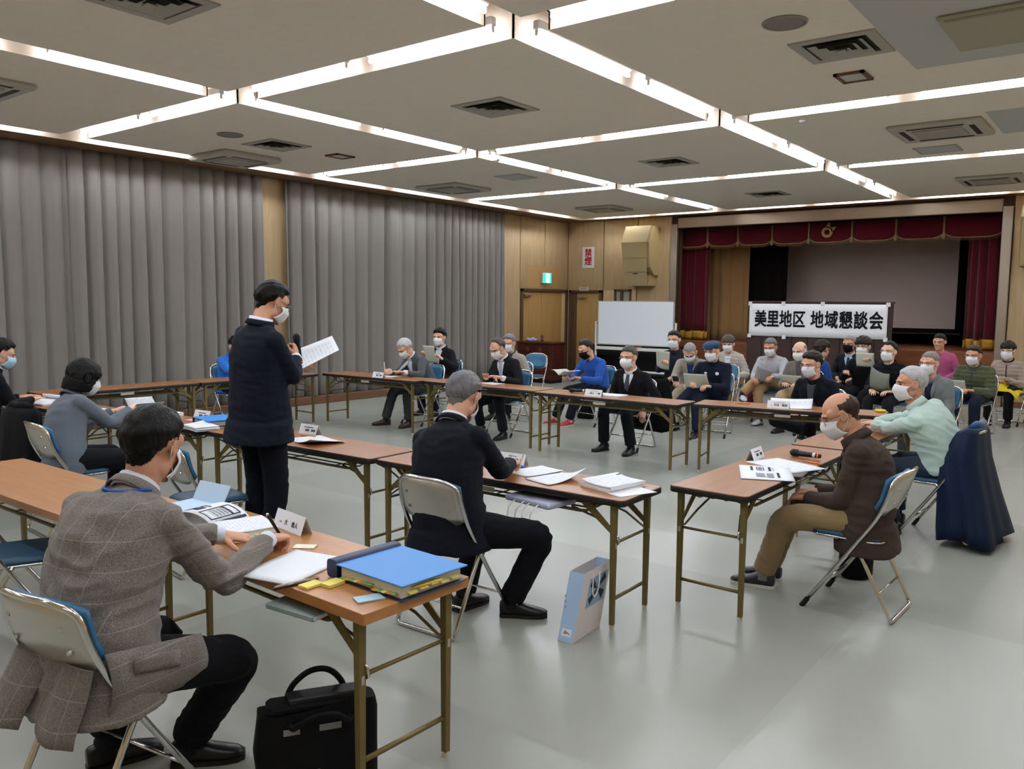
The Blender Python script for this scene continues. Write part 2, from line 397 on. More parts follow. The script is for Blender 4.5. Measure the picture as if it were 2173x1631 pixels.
# ceiling fittings
M_vent = mat('vent_enamel', '#a7a49b', 0.55); M_ventdark = mat('vent_dark', '#2a2927', 0.9)
def vent(x, y, s, label):
    e = empty('air_diffuser', (x, y, ZC), 0, label, 'air vent', 'square ceiling air diffusers')
    f = MB(); a, b = s / 2, s / 2 - .075
    for lo, hi in [((-a, -a, -.012), (a, -b, .0)), ((-a, b, -.012), (a, a, .0)), ((-a, -b, -.012), (-b, b, .0)), ((b, -b, -.012), (a, b, .0))]: f.box(lo, hi)
    f.build('frame', M_vent, e); MB().box((-b, -b, -.003), (b, b, -.001)).build('throat', M_ventdark, e)
    for k in range(3):
        o = b * (0.86 - .26 * k); i = o - .045; zz = -.016 - .008 * k; c = MB()
        ro = [(-o, -o, zz - .006), (o, -o, zz - .006), (o, o, zz - .006), (-o, o, zz - .006)]; ri = [(-i, -i, zz + .014), (i, -i, zz + .014), (i, i, zz + .014), (-i, i, zz + .014)]
        c.rings([ro, ri], cap=False); c.build('cone_ring', M_vent, e)
    MB().bbox((-b * .16, -b * .16, -.04), (b * .16, b * .16, -.03), .003).build('centre_plate', M_vent, e)
vent(-5.21, 6.45, .62, 'square air diffuser in the middle of the central ceiling panel')
vent(-1.94, 6.45, .60, 'large square air diffuser beside the round speaker and the white board')
vent(-8.63, 6.43, .60, 'square air diffuser in the panel beside the curtains')
vent(-5.2, 2.92, .62, 'square air diffuser cut by the top edge of the picture')
vent(-5.25, 10.2, .60, 'square air diffuser in the panel beyond the middle cross slot')
vent(-5.32, 14.0, .60, 'square air diffuser in the central panel nearest the stage')
def cassette(x, y, s, label, drop=.045, slots=4, rz=0.0):
    e = empty('air_conditioner', (x, y, ZC), rz, label, 'air conditioner', 'ceiling cassette air conditioners')
    MB().bbox((-s / 2, -s / 2, -drop), (s / 2, s / 2, 0), .02).build('panel', M_offwhite, e, smooth=35)
    MB().bbox((-s * .27, -s * .27, -drop - .012), (s * .27, s * .27, -drop), .01).build('intake_grille', mat('grille_enamel', '#a39f94', .6), e)
    sl = [((-s * .3, s * .34), (s * .3, s * .40)), ((s * .34, -s * .3), (s * .40, s * .3)), ((-s * .3, -s * .40), (s * .3, -s * .34)), ((-s * .40, -s * .3), (-s * .34, s * .3))]
    for (a, b) in sl[:slots]: MB().box((a[0], a[1], -drop - .003), (b[0], b[1], -drop + .004)).build('air_slot', M_black, e)
cassette(-9.78, 6.62, .86, 'ceiling air conditioner by the curtains, in the panel with the round speaker', .07)
cassette(-9.32, 10.45, .92, 'ceiling air conditioner by the far curtain, beyond the middle cross slot')
cassette(-8.75, 14.3, .86, 'ceiling air conditioner nearest the corner door')
cassette(-1.92, 9.95, .90, 'ceiling air conditioner in the right bay beyond the white board')
cassette(-2.0, 14.15, .86, 'ceiling air conditioner in the right bay nearest the stage')
cassette(-8.45, 3.0, .86, 'ceiling air conditioner at the far left edge of the picture')
o = empty('air_conditioner', (-.85, 6.55, ZC - .004), 0, 'flat beige ceiling unit on the white board at the top right', 'air conditioner')
MB().bbox((-.40, -.42, -.03), (.40, .42, 0), .012).build('panel', mat('beige_unit', '#a5a08f', .6), o); MB().box((-.36, -.40, -.034), (.36, -.35, -.028)).build('air_slot', mat('beige_slot', '#8d8470', .7), o)
for x, y, lb in [(-2.09, 5.68, 'round grey ceiling speaker next to the large air diffuser'), (-8.54, 5.72, 'round grey ceiling speaker in the panel by the curtains')]:
    e = empty('ceiling_speaker', (x, y, ZC), 0, lb, 'speaker', 'round ceiling speakers')
    MB().tube([(.14 * math.cos(a * PI / 16), .14 * math.sin(a * PI / 16), -.006) for a in range(32)], .01, 6, closed=True).build('rim', mat('speaker_rim', '#8f8c86', .5), e, smooth=True)
    MB().cyl((0, 0, -.002), (0, 0, -.012), .135, .12, n=28).build('grille', mat('speaker_mesh', '#86837d', .7, bump=.6, bscale=220), e, smooth=30)
for x, y, lb in [(-2.09, 7.3, 'brown framed emergency light by the large air diffuser'), (-8.56, 7.37, 'brown framed emergency light in the panel by the curtains')]:
    e = empty('emergency_light', (x, y, ZC), 0, lb, 'light', 'brown framed emergency lights')
    f = MB(); a, b = .12, .15
    for lo, hi in [((-a, -b, -.02), (a, -b + .03, 0)), ((-a, b - .03, -.02), (a, b, 0)), ((-a, -b, -.02), (-a + .03, b, 0)), ((a - .03, -b, -.02), (a, b, 0))]: f.box(lo, hi)
    f.build('frame', mat('brown_frame', '#6d4a3a', .5), e); MB().bbox((-a + .02, -b + .02, -.012), (a - .02, b - .02, -.002), .004).build('diffuser', mat('lamp_glass', '#bdbcb6', .3), e)
for x, y, lb in [(-2.95, 8.62, 'small white smoke detector beside the lengthwise slot at the right'), (-7.05, 8.75, 'small white smoke detector at the slot crossing near the curtains')]:
    e = empty('smoke_detector', (x, y, ZC), 0, lb, 'smoke detector', 'smoke detectors')
    MB().cyl((0, 0, 0), (0, 0, -.02), .055, .05, n=20).build('base', M_white, e, smooth=35); MB().ell((0, 0, -.022), (.035, .035, .022)).build('sensor_dome', M_white, e, smooth=True)
for x, y, lb in [(-2.18, 11.2, 'square ceiling access hatch between the two right bay air conditioners'), (-7.75, 10.1, 'pale square access hatch by the far curtain air conditioner')]:
    e = empty('access_hatch', (x, y, ZC), 0, lb, 'hatch', 'ceiling access hatches')
    MB().bbox((-.22, -.22, -.006), (.22, .22, 0), .003).build('lid', M_white_board, e)
    f = MB(); a = .235
    for lo, hi in [((-a, -a, -.008), (a, -a + .014, 0)), ((-a, a - .014, -.008), (a, a, 0)), ((-a, -a, -.008), (-a + .014, a, 0)), ((a - .014, -a, -.008), (a, a, 0))]: f.box(lo, hi)
    f.build('frame', M_vent, e)

# ------------------------------------------------------------------ curtains
def drape(name, p0, p1, z0, z1, fold, amp, m, seed, label=None, cat=None, group=None, parent=None, rows=10, flare=.35, thick=.004):
    r = np.random.RandomState(seed); p0 = np.array(p0, float); p1 = np.array(p1, float); L = np.linalg.norm(p1 - p0); d = (p1 - p0) / L; nn = np.array((-d[1], d[0]))
    n = int(L / (fold / 16)); s = np.linspace(0, L, n)
    # fold phase with irregular spacing, deeper toward the hem
    rate = 1 + .45 * np.interp(s, np.linspace(0, L, max(4, int(L / (fold * 2.2)))), r.uniform(-1, 1, max(4, int(L / (fold * 2.2)))))
    ph = np.cumsum(rate) * (L / n) / fold * 2 * PI
    a1 = amp * (1 + .5 * np.interp(s, np.linspace(0, L, max(4, int(L / fold))), r.uniform(-1, 1, max(4, int(L / fold)))))
    P = []
    for k in range(rows + 1):
        t = k / rows; g = 1 - flare * (1 - t) if False else (0.65 + flare * (1 - t))
        pp = ph + .5 * (1 - t) * np.sin(ph * .31); va = np.abs(((pp / (2 * PI)) % 1.0) - .5); w = .55 + .25 * np.cos(pp * 2) * .5 - 1.55 * np.exp(-(va / .13) ** 2)
        off = a1 * g * w + .35 * a1 * (1 - t) * np.sin(ph * .5 + 1.7)
        q = p0 + d * (s + .12 * amp * np.sin(ph * .77) * (1 - t))[:, None] + nn * off[:, None]
        P.append(np.column_stack([q, np.full(n, z0 + (z1 - z0) * t)]))
    o = MB().grid(np.array(P), thick).build(name, m, parent, smooth=True)
    return tag(o, label, cat, group)
XC = -11.0 + .04
drape('curtain', (XC - .03, 5.04), (XC - .03, 1.0), .14, 3.62, .27, .075, M_curtain, 3, 'grey stage-height window curtain at the far left edge', 'curtain', 'grey curtains along the left wall')
drape('curtain', (XC, 7.86), (XC, 4.98), .14, 3.62, .25, .075, M_curtain, 5, 'grey window curtain behind the standing man, left of the wooden pier', 'curtain', 'grey curtains along the left wall')
drape('curtain', (XC, 13.87), (XC, 8.28), .14, 3.62, .26, .075, M_curtain, 8, 'grey window curtain between the wooden pier and the far double door', 'curtain', 'grey curtains along the left wall')

# ------------------------------------------------------------------ stage
struct(MB().box((OX0 - .1, YS - .02, 0.0), (OX1 + .1, YS + 3.2, OZ0)).build('floor_stage', M_stagewood))
ap = struct(MB().bbox((OX0 - .15, YS - .06, .56), (OX1 + .15, YS + .05, OZ0), .008).build('trim_3', M_stagewood))
for k in range(6): MB().bbox((OX0 + .02 + k * 1.01, YS - .045, .05), (OX0 + 1.0 + k * 1.01, YS - .022, .54), .006).build('storage_panel', mat('storage_panel', '#96794a', .6), ap)
st = MB(); st.box((OX0 - .3, YS + 3.2, OZ0), (OX1 + .3, YS + 3.3, 4.2)); st.box((OX0 - .4, YS + .2, OZ0), (OX0 - .3, YS + 3.3, 4.2)); st.box((OX1 + .3, YS + .2, OZ0), (OX1 + .4, YS + 3.3, 4.2)); st.box((OX0 - .4, YS + .2, 4.2), (OX1 + .4, YS + 3.3, 4.3))
struct(st.build('wall_stage_house', M_dark))
fr = empty('proscenium_frame', (OX0, YS, 0)); struct(fr)
MB().bbox((-.15, -.08, 0), (.0, .06, OZ1 + .07), .01).build('jamb', M_satin, fr); MB().bbox((OX1 - OX0, -.08, 0), (OX1 - OX0 + .16, .06, OZ1 + .07), .01).build('jamb', M_satin, fr)
MB().bbox((0, -.06, OZ1 - .02), (OX1 - OX0, .06, OZ1 + .20), .01).build('header', mat('header_metal', '#8a7c6b', .45, metal=.6), fr)
# scalloped pelmet with cord, fringe and emblem
pel = empty('stage_pelmet', (0, YS + .50, 0), 0, 'dark red scalloped stage pelmet with gold fringe and emblem', 'pelmet')
xs = [-8.42, -7.75, -7.06, -6.32, -5.57, -4.74, -3.94, -3.12, -2.16]
PZ = .035
for k in range(8):
    x0, x1 = xs[k], xs[k + 1]; g = []
    for i in range(15):
        t = i / 14; x = x0 + (x1 - x0) * t; zb = 2.965 + .10 * (abs(2 * t - 1) ** 5); bel = -.05 * math.sin(PI * t) ** .6
        g.append([(x, bel * (1 - q / 5 * .6) , zb + (OZ1 - zb) * q / 5) for q in range(6)])
    sw = MB().grid(np.array(g), .006).build('swag', M_red, pel, smooth=True)
    pts = [(p[0][0], p[0][1] - .008, p[0][2]) for p in g]; MB().tube(pts, .011, 6).build('cord', M_gold2, sw, smooth=True)
    fg = MB()
    for i in range(1, 40):
        t = i / 40; x = x0 + (x1 - x0) * t; zb = 2.965 + .10 * (abs(2 * t - 1) ** 5); y = -.05 * math.sin(PI * t) ** .6
        fg.box((x - .004, y - .012, zb - .055), (x + .004, y - .004, zb - .005))
    tag(fg.build('fringe', mat('fringe_brown', '#5f4a2c', .8), sw), kind='stuff')
    if k: MB().loft([((x0, -.03, z), V(1, 0, 0), V(0, 1, 0), w, w * .8) for z, w in ((3.36, .026), (3.2, .018), (3.08, .016), (3.03, .028), (2.99, .04), (2.94, .018))], 8).build('tassel', M_gold2, pel, smooth=True)
em = MB()  # ring with two leaf points
cx, cz, ro, ri = -5.2, 3.16, .108, .052
em.rings([[(cx + r * math.cos(a * PI / 16), y, cz + r * math.sin(a * PI / 16)) for a in range(32)] for r, y in ((ri, -.075), (ro, -.075), (ro, -.055), (ri, -.055), (ri, -.075))], cap=False)
for a in (78, 30):
    d = V(math.cos(math.radians(a)), 0, math.sin(math.radians(a))); u = V(-d[2], 0, d[0]); c = V(cx, -.065, cz)
    p = [c + d * .085 + u * .06, c + d * .085 - u * .05, c + d * .20]
    em.rings([[q + V(0, -.01, 0) for q in p], [q + V(0, .01, 0) for q in p]])
em.build('emblem', mat('emblem_gold', '#a98d58', .6), pel)
for x0, x1, sd, lb in [(-8.42, -7.74, 11, 'dark red stage curtain with gold hem at the left of the stage'), (-2.72, -2.16, 13, 'dark red stage curtain with gold hem at the right of the stage')]:
    e = empty('stage_curtain', ((x0 + x1) / 2, YS + .62, OZ0), 0, lb, 'curtain', 'red stage curtains'); h = (x1 - x0) / 2
    drape('drape', (h, 0), (-h, 0), .19, 2.3, .17, .05, M_red, sd, parent=e, flare=.3)
    drape('gold_hem', (h, -.004), (-h, -.004), .03, .205, .17, .052, M_gold, sd, parent=e, rows=3, flare=.3)
drape('stage_drape', (-6.98, YS + 1.0), (-8.3, YS + 1.0), OZ0, 3.6, .22, .04, M_tan, 21, 'tan back curtain at the left inside the stage', 'curtain')
drape('stage_drape', (-6.2, YS + 1.15), (-7.1, YS + 1.15), OZ0, 3.6, .2, .04, M_black_cloth, 22, 'black side curtain left of the projection screen', 'curtain')
e = empty('projection_screen', (-4.85, YS + 2.0, OZ0), 0, 'large grey projection screen hanging at the back of the stage', 'screen')
MB().box((-1.80, -.005, .34), (1.76, .005, 2.55)).build('screen_sheet', M_screen, e)
b = MB()
for lo, hi in [((-1.9, -.012, .24), (1.86, .012, .345)), ((-1.9, -.012, .24), (-1.79, .012, 2.6)), ((1.75, -.012, .24), (1.86, .012, 2.6))]: b.box(lo, hi)
b.build('black_border', M_black_cloth, e); MB().cyl((-1.9, 0, .24), (1.86, 0, .24), .02).build('weight_bar', M_black, e)

# ------------------------------------------------------------------ fittings on the far walls
e = empty('wall_speaker', (-9.0, YS - .03, 2.09), 0, 'large beige angled loudspeaker on the wall left of the stage', 'loudspeaker')
M_spk = mat('speaker_beige', '#ad9b6e', .6, bump=.15, bscale=400); M_spk2 = mat('speaker_beige_low', '#a2936d', .6)
def prism(pts, x0, x1):
    m = MB(); m.rings([[(x0, p[0], p[1]) for p in pts], [(x1, p[0], p[1]) for p in pts]]); return m
prism([(0, .25), (0, 1.30), (-.30, 1.30), (-.48, .95), (-.40, .42), (-.2, .25)], -.30, .36).build('cabinet', wood('speaker_wood', '#b09a6e', '#a58f62', .5), e)
g = MB(); g.grid(np.array([[(-.31, -.30, 1.31), (.31, -.30, 1.31)], [(-.31, -.485, .95), (.31, -.485, .95)], [(-.30, -.44, .62), (.30, -.44, .62)]]), .012).build('upper_grille', M_spk, e)
g = MB(); g.grid(np.array([[(-.30, -.438, .61), (.30, -.438, .61)], [(-.285, -.40, .32), (.285, -.40, .32)]]), .012).build('middle_grille', M_spk2, e)
g = MB(); g.grid(np.array([[(-.285, -.398, .31), (.285, -.398, .31)], [(-.27, -.33, .02), (.27, -.33, .02)], ]), .012).build('lower_grille', M_spk2, e)
MB().box((-.06, -.41, .27), (.06, -.40, .29)).build('badge', M_black, e)
MB().box((-.27, -.33, .02), (.3, 0.0, .26)).build('lower_box', wood('speaker_wood', '#b09a6e', '#a58f62', .5), e)
e = empty('wall_speaker', (-1.50, YS - .03, 2.4), 0, 'beige loudspeaker cut by the right edge beyond the stage', 'loudspeaker')
prism([(0, 0), (0, 1.0), (-.28, 1.0), (-.42, .8), (-.3, 0)], -.32, .32).build('cabinet', M_spk2, e); MB().grid(np.array([[(-.3, -.29, 1.0), (.3, -.29, 1.0)], [(-.3, -.43, .8), (.3, -.43, .8)], [(-.3, -.31, .02), (.3, -.31, .02)]]), .012).build('grille', M_spk, e)
def decal(body, size, m, parent, M, bold=0.0, name='lettering'):
    me = text_mesh(body, size, bold); me.transform(M); return link(name, me, m, parent)
FACE_NEGY = Matrix.Rotation(PI / 2, 4, 'X')           # text standing up, read from -y
e = empty('no_smoking_sign', (-10.465, YS - .034, 2.775), 0, 'white vertical sign with red characters on the wall', 'sign')
MB().bbox((-.165, -.006, -.24), (.165, 0, .24), .002).build('plate', mat('sign_white', '#d6d6d2', .6), e)
decal('禁', .20, M_redink, e, Matrix.Translation((0, -.0075, .095)) @ FACE_NEGY, .006); decal('煙', .20, M_redink, e, Matrix.Translation((0, -.0075, -.095)) @ FACE_NEGY, .006)
e = empty('door_sign', (-10.55, YS - .062, 2.05), 0, 'small white room sign above the corner door', 'sign')
MB().bbox((-.125, -.012, -.042), (.125, 0, .042), .004).build('plate', mat('sign_cream', '#c9c3b4', .5), e); decal('放送室', .06, M_ink, e, Matrix.Translation((0, -.0135, 0)) @ FACE_NEGY)
e = empty('exit_sign', (XL + .01, 15.53, 2.28), 0, 'lit green emergency exit sign above the double door', 'exit sign')
MB().bbox((0, -.17, -.12), (.055, .17, .12), .006).build('case', M_offwhite, e)
MB().box((.056, -.16, -.112), (.060, .16, .112)).build('panel', mat('exit_green', '#1fae7a', .4, emit='#22d08e', estr=1.6), e)
MB().box((.0605, -.045, -.10), (.064, .085, .10)).build('doorway', mat('exit_white', '#eafff4', .4, emit='#e9fff5', estr=2.6), e)
rm = MB(); F = lambda a, b, r: rm.cyl((.0665, a[0], a[1]), (.0665, b[0], b[1]), r, n=6)   # running figure
rm.ell((.0665, .0, .062), (.003, .017, .017), 10, 6); F((.005, .04), (.02, -.01), .014); F((.02, -.01), (-.01, -.05), .009); F((-.01, -.05), (.0, -.085), .008); F((.02, -.01), (.05, -.04), .009); F((.05, -.04), (.075, -.06), .008); F((.008, .035), (-.03, .015), .007); F((.01, .035), (.05, .02), .007)
rm.build('running_figure', mat('exit_green', '#1fae7a'), e)
# whiteboard on its stand
e = empty('whiteboard', (-8.42, 15.05, 0), 0, 'white magnetic board on a wheeled stand left of the stage', 'whiteboard')
MB().bbox((-.87, -.012, .87), (.87, .012, 1.765), .006).build('board', mat('whiteboard_face', '#e6eef2', .3, spec=.5), e)
f = MB(); 
for lo, hi in [((-.885, -.016, .855), (.885, .016, .875)), ((-.885, -.016, 1.757), (.885, .016, 1.772)), ((-.885, -.016, .86), (-.868, .016, 1.77)), ((.868, -.016, .86), (.885, .016, 1.77))]: f.box(lo, hi)
f.build('frame', M_offwhite, e)
for s in (-1, 1):
    MB().bbox((s * .93 - .018, -.02, .08), (s * .93 + .018, .02, 1.34), .005).build('post', M_white, e); MB().bbox((s * .93 - .02, -.30, .06), (s * .93 + .02, .30, .10), .008).build('foot', M_white, e)
    MB().cyl((s * .885, 0, 1.3), (s * .945, 0, 1.3), .012).build('pivot_knob', M_black, e)
    for q in (-.27, .27): MB().cyl((s * .93 - .012, q, .032), (s * .93 + .012, q, .032), .03, n=14).build('castor', M_black, e)
MB().bbox((-.90, -.07, .75), (.90, .02, .815), .006).build('tray', M_white, e); MB().bbox((-.93, -.015, .30), (.93, .015, .34), .005).build('crossbar', M_white, e)
MB().bbox((.06, -.075, .815), (.2, -.03, .84), .006).build('eraser', mat('eraser_orange', '#a5642f', .7), e)
# low black cabinet of piano-like outline, standing in for the black area behind
e = empty('black_cabinet', (-8.75, 15.75, 0), 0, 'low black cabinet standing behind the whiteboard', 'piano')
M_pb = mat('cabinet_black', '#0d0b0b', .3); MB().bbox((-.95, -.25, .1), (.95, .3, .80), .01).build('case', M_pb, e); MB().bbox((-.97, -.28, .80), (.97, .32, .83), .006).build('lid', M_pb, e); MB().bbox((-.92, -.46, .62), (.92, -.25, .70), .01).build('front_ledge', M_pb, e)
for s in (-1, 1): MB().bbox((s * .88 - .04, -.46, .03), (s * .88 + .04, -.24, .62), .008).build('leg', M_pb, e); MB().bbox((s * .88 - .05, -.5, 0), (s * .88 + .05, .3, .1), .01).build('toe', M_pb, e)
# dark wooden cabinet by the door
e = empty('wooden_cabinet', (-10.48, 14.62, 0), 0, 'dark reddish wooden cabinet standing by the far double door', 'cabinet')
M_cab = wood('mahogany', '#4a2119', '#38160f', .35, (1, 1, 6)); MB().bbox((-.46, -.24, .06), (.46, .24, .84), .008).build('body', M_cab, e); MB().bbox((-.49, -.27, .84), (.49, .27, .88), .008).build('top', M_cab, e); MB().bbox((-.43, -.2, 0), (.43, .2, .06), .004).build('plinth', M_black, e)
for x0 in (-.43, .01): MB().bbox((x0, -.262, .10), (x0 + .42, -.242, .62), .006).build('door', M_cab, e)
MB().bbox((-.43, -.262, .65), (.43, -.242, .80), .006).build('drawer', M_cab, e)
cf = MB()
for s in (-1, 1):
    for k in range(6): a = k * PI / 3; cf.ell((s * .16 + .035 * math.cos(a), -.266, .72 + .03 * math.sin(a)), (.016, .006, .014), 8, 5)
cf.build('carved_rosette', mat('carving', '#6d3222', .5), e)
e = empty('cloth_bundle', (-10.72, 14.6, .88), .3, 'crumpled purple and white cloth on the wooden cabinet', 'cloth')
bm_ = MB(); bm_.ell((0, 0, .03), (.14, .07, .045), 18, 9); bm_.v = [(x + .012 * math.sin(40 * y + 9 * z), y + .01 * math.sin(35 * x), max(0, z + .012 * math.sin(50 * x + 30 * y))) for x, y, z in bm_.v]
bm_.build('cloth', mat('purple_white_cloth', '#9a94b8', .9, var=.5, vscale=22), e, smooth=True)
e = empty('figurine', (-10.45, 14.62, .88), 0, 'small dark figurine on the wooden cabinet', 'figurine')
MB().loft([((0, 0, z), V(1, 0, 0), V(0, 1, 0), r, r) for z, r in ((0, .035), (.02, .04), (.06, .02), (.09, .028), (.12, .03), (.15, .012))], 12).build('body', mat('figurine_brown', '#4a3728', .6), e, smooth=True)
# banner on a dark partition
e = empty('partition', (-4.79, 15.22, 0), 0, 'dark brown plank partition standing in front of the stage', 'partition')
M_part = wood('partition_wood', '#3d2a22', '#2f1f19', .5, (6, 6, .7))
for k in range(9): MB().bbox((-1.285 + k * .2856, -.02, .05), (-1.285 + (k + 1) * .2856 - .006, .02, 1.76), .006).build('plank', M_part, e)
MB().box((-1.28, -.005, .06), (1.28, .015, 1.75)).build('backing', M_black, e); MB().bbox((-1.30, -.03, 1.755), (1.30, .03, 1.79), .006).build('top_rail', M_part, e)
for s in (-1, 1): MB().bbox((s * 1.15 - .03, -.25, 0), (s * 1.15 + .03, .25, .055), .008).build('foot', M_part, e)
e = empty('banner', (-4.81, 15.18, 1.14), 0, 'white paper banner with large black characters taped to the partition', 'banner')
g = []
for i in range(40):
    t = i / 39; x = -1.225 + 2.45 * t; sag = -.03 * math.sin(PI * t)
    g.append([(x, -.006 + .003 * math.sin(9 * t + 3 * q), (.60 - .60 * 0) * q + .012 * sag + (.0 if q else .03 * (t - .5) * 0)) for q in np.linspace(0, 1, 6)])
MB().grid(np.array(g), .002).build('paper', mat('banner_paper', '#eef0f2', .7, var=.03, vscale=3), e, smooth=True)
x = -1.12
for ch, w in [('美', .235), ('里', .235), ('地', .24), ('区', .25), (' ', .075), ('地', .25), ('域', .25), ('懇', .25), ('談', .25), ('会', .26)]:
    if ch != ' ':
        decal(ch, .30, M_ink, e, Matrix.Translation((x + w / 2, -.0145, .30)) @ Matrix.Diagonal((.80, 1, 1.08, 1)) @ FACE_NEGY, .008, 'character')
    x += w
for tx, tz in [(-1.21, .60), (-.58, .605), (.13, .605), (1.23, .60), (-1.21, .0), (-.55, -.01), (1.21, .0)]:
    MB().box((tx - .035, -.020, tz - .035), (tx + .035, -.0165, tz + .035)).build('tape', mat('white_tape', '#dfe2e4', .5), e)
# ------------------------------------------------------------------ folding tables
M_top = wood('table_laminate', '#98663b', '#8b5b33', 0.30, (1.0, 9, 9), spec=0.45)
M_top2 = wood('table_laminate_orange', '#ae7a49', '#a27040', 0.30, (1.0, 9, 9), spec=0.45)
M_edge = mat('black_edge_band', '#1b1816', 0.5)
M_olive = mat('olive_bronze_steel', '#6f6138', 0.42, metal=0.35, spec=0.4)
M_shelf = mat('olive_shelf_wire', '#5d5233', 0.45, metal=0.3)
M_cap = mat('cream_foot_cap', '#c9bfae', 0.6)
M_sticker = mat('grey_sticker', '#a8a090', 0.6)
def rrect(x, y, r, z, n=6):
    out = []
    for cx, cy, a0 in ((x - r, y - r, 0), (-x + r, y - r, 90), (-x + r, -y + r, 180), (x - r, -y + r, 270)):
        for k in range(n + 1):
            a = math.radians(a0 + 90 * k / n); out.append((cx + r * math.cos(a), cy + r * math.sin(a), z))
    return out
def make_table(kind, L, D):
    root = empty('folding_table', (0, 0, 0)); x, y = L / 2, D / 2
    if kind == 'black':
        MB().rings([rrect(x - .006, y - .006, .03, .672), rrect(x - .006, y - .006, .03, .698), rrect(x - .010, y - .010, .03, .70)]).build('tabletop', M_top, root)
        MB().rings([rrect(x - .004, y - .004, .03, .664), rrect(x, y, .034, .670), rrect(x, y, .034, .692), rrect(x - .003, y - .003, .033, .6975), rrect(x - .012, y - .012, .03, .6965), rrect(x - .012, y - .012, .03, .664)], cap=False).build('edge_band', M_edge, root, smooth=40)
        MB().box((-x + .02, -y + .02, .662), (x - .02, y - .02, .671)).build('underside', M_edge, root)
    else:
        MB().rings([rrect(x, y, .006, .662), rrect(x, y, .006, .6985), rrect(x - .002, y - .002, .006, .70)]).build('tabletop', M_top2, root)
    lx, ly = x - .075, y - .045
    for sx in (-1, 1):
        for sy in (-1, 1):
            c = (sx * lx, sy * ly)
            MB().rings([[(c[0] + a * w, c[1] + b * w, z) for a, b in ((-1, -1), (1, -1), (1, 1), (-1, 1))] for z, w in ((.018, .0115), (.45, .014), (.662, .0155))]).build('leg', M_olive, root)
            MB().cyl((c[0], c[1], 0), (c[0], c[1], .02), .013, n=10).build('foot_cap', M_cap, root)
            b = MB(); p0, p1 = V(c[0], c[1] - sy * .012, .50), V(c[0] - sx * .19, c[1] - sy * .012, .655); d = nrm(p1 - p0); w = V(d[2], 0, -d[0]) * .022; t = V(0, .003, 0)
            b.rings([[p0 + w * .6 - t, p0 - w * .6 - t, p0 - w * .6 + t, p0 + w * .6 + t], [p1 + w - t, p1 - w - t, p1 - w + t, p1 + w + t]]); b.build('brace', M_olive, root)
            MB().tube([V(c[0], c[1] - sy * .025, .47), V(c[0] - sx * .10, c[1] - sy * .06, .55), V(c[0] - sx * .30, c[1] - sy * .06, .60)], .006, 6).build('stay_rod', M_shelf, root)
            MB().box((c[0] + sx * .0155 - .0005, c[1] - .007, .43), (c[0] + sx * .0155 + .001, c[1] + .007, .46)).build('sticker', M_sticker, root)
        MB().cyl((sx * lx, -ly, .155), (sx * lx, ly, .155), .010, n=8).build('crossbar', M_olive, root, smooth=True)
        MB().cyl((sx * lx, -ly, .455), (sx * lx, ly, .455), .008, n=8).build('crossbar', M_olive, root, smooth=True)
        MB().tube([(sx * (lx - .012), -ly + .01, .50), (sx * (lx + .022), -ly + .015, .49), (sx * (lx + .022), -ly + .02, .455), (sx * (lx - .0), -ly + .02, .44)], .005, 6).build('latch', M_steel, root, smooth=True)
    for k, yy in enumerate(np.linspace(-ly + .02, ly - .02, 5)):
        MB().tube(fillet([(-lx + .10, yy, .66), (-lx + .17, yy, .595), (lx - .17, yy, .595), (lx - .10, yy, .66)], .06, 3), .009 if k in (0, 4) else .005, 6).build('shelf_rail', M_shelf, root, smooth=True)
    for xx in (-.45, 0, .45): MB().cyl((xx, -ly + .02, .588), (xx, ly - .02, .588), .004, n=6).build('shelf_tie', M_shelf, root)
    MB().box((-.09, -y - .001, .625), (.06, -y + .012, .65)).build('number_plate', M_sticker, root) if kind == 'black' else None
    return root
TB = make_table('black', 1.8, .46); TF = make_table('wood', 1.8, .50)
used = set()
def put_table(proto, x, y, deg, label):
    o = proto if proto.name not in used else copy_tree(proto)
    used.add(proto.name); o.location = (x, y, 0); o.rotation_euler = (0, 0, math.radians(deg))
    return tag(o, label, 'table', 'brown folding tables set in a ring')
put_table(TB, -1.835, 5.03, 89.3, 'brown folding table in front of the bald man in the brown jacket')
put_table(TB, -1.79, 6.87, 89.3, 'brown folding table in front of the man in the pale green shirt')
put_table(TB, -2.975, 3.84, 1.0, 'brown folding table in front of the grey haired man seen from behind')
put_table(TB, -4.80, 3.79, 1.0, 'brown folding table beside the standing man with the microphone')
put_table(TB, -6.63, 3.68, 3.5, 'brown folding table where the woman in the grey jacket reads')
put_table(TB, -8.44, 3.52, 3.5, 'brown folding table in front of the man in the light blue mask')
put_table(TB, -9.34, 6.53, 90, 'brown folding table along the curtains in front of the bright blue jacket')
put_table(TB, -9.34, 4.72, 90, 'empty brown folding table along the curtains behind the woman in grey')
put_table(TB, -8.28, 7.76, 0.5, 'far brown folding table where the white haired man writes')
put_table(TB, -6.46, 7.88, -1, 'far brown folding table where the man in a light blue tie sits')
put_table(TB, -4.62, 7.78, -0.5, 'far brown folding table where the man in a black suit and pointed mask sits')
put_table(TB, -2.80, 8.13, 10.0, 'far brown folding table where the man in an open dark shirt sits')
put_table(TF, -2.83, 2.03, -2.0, 'orange brown folding table with the blue binder in the foreground')
put_table(TF, -4.66, 1.945, 0.5, 'bare orange brown folding table at the left edge behind the tweed jacket')

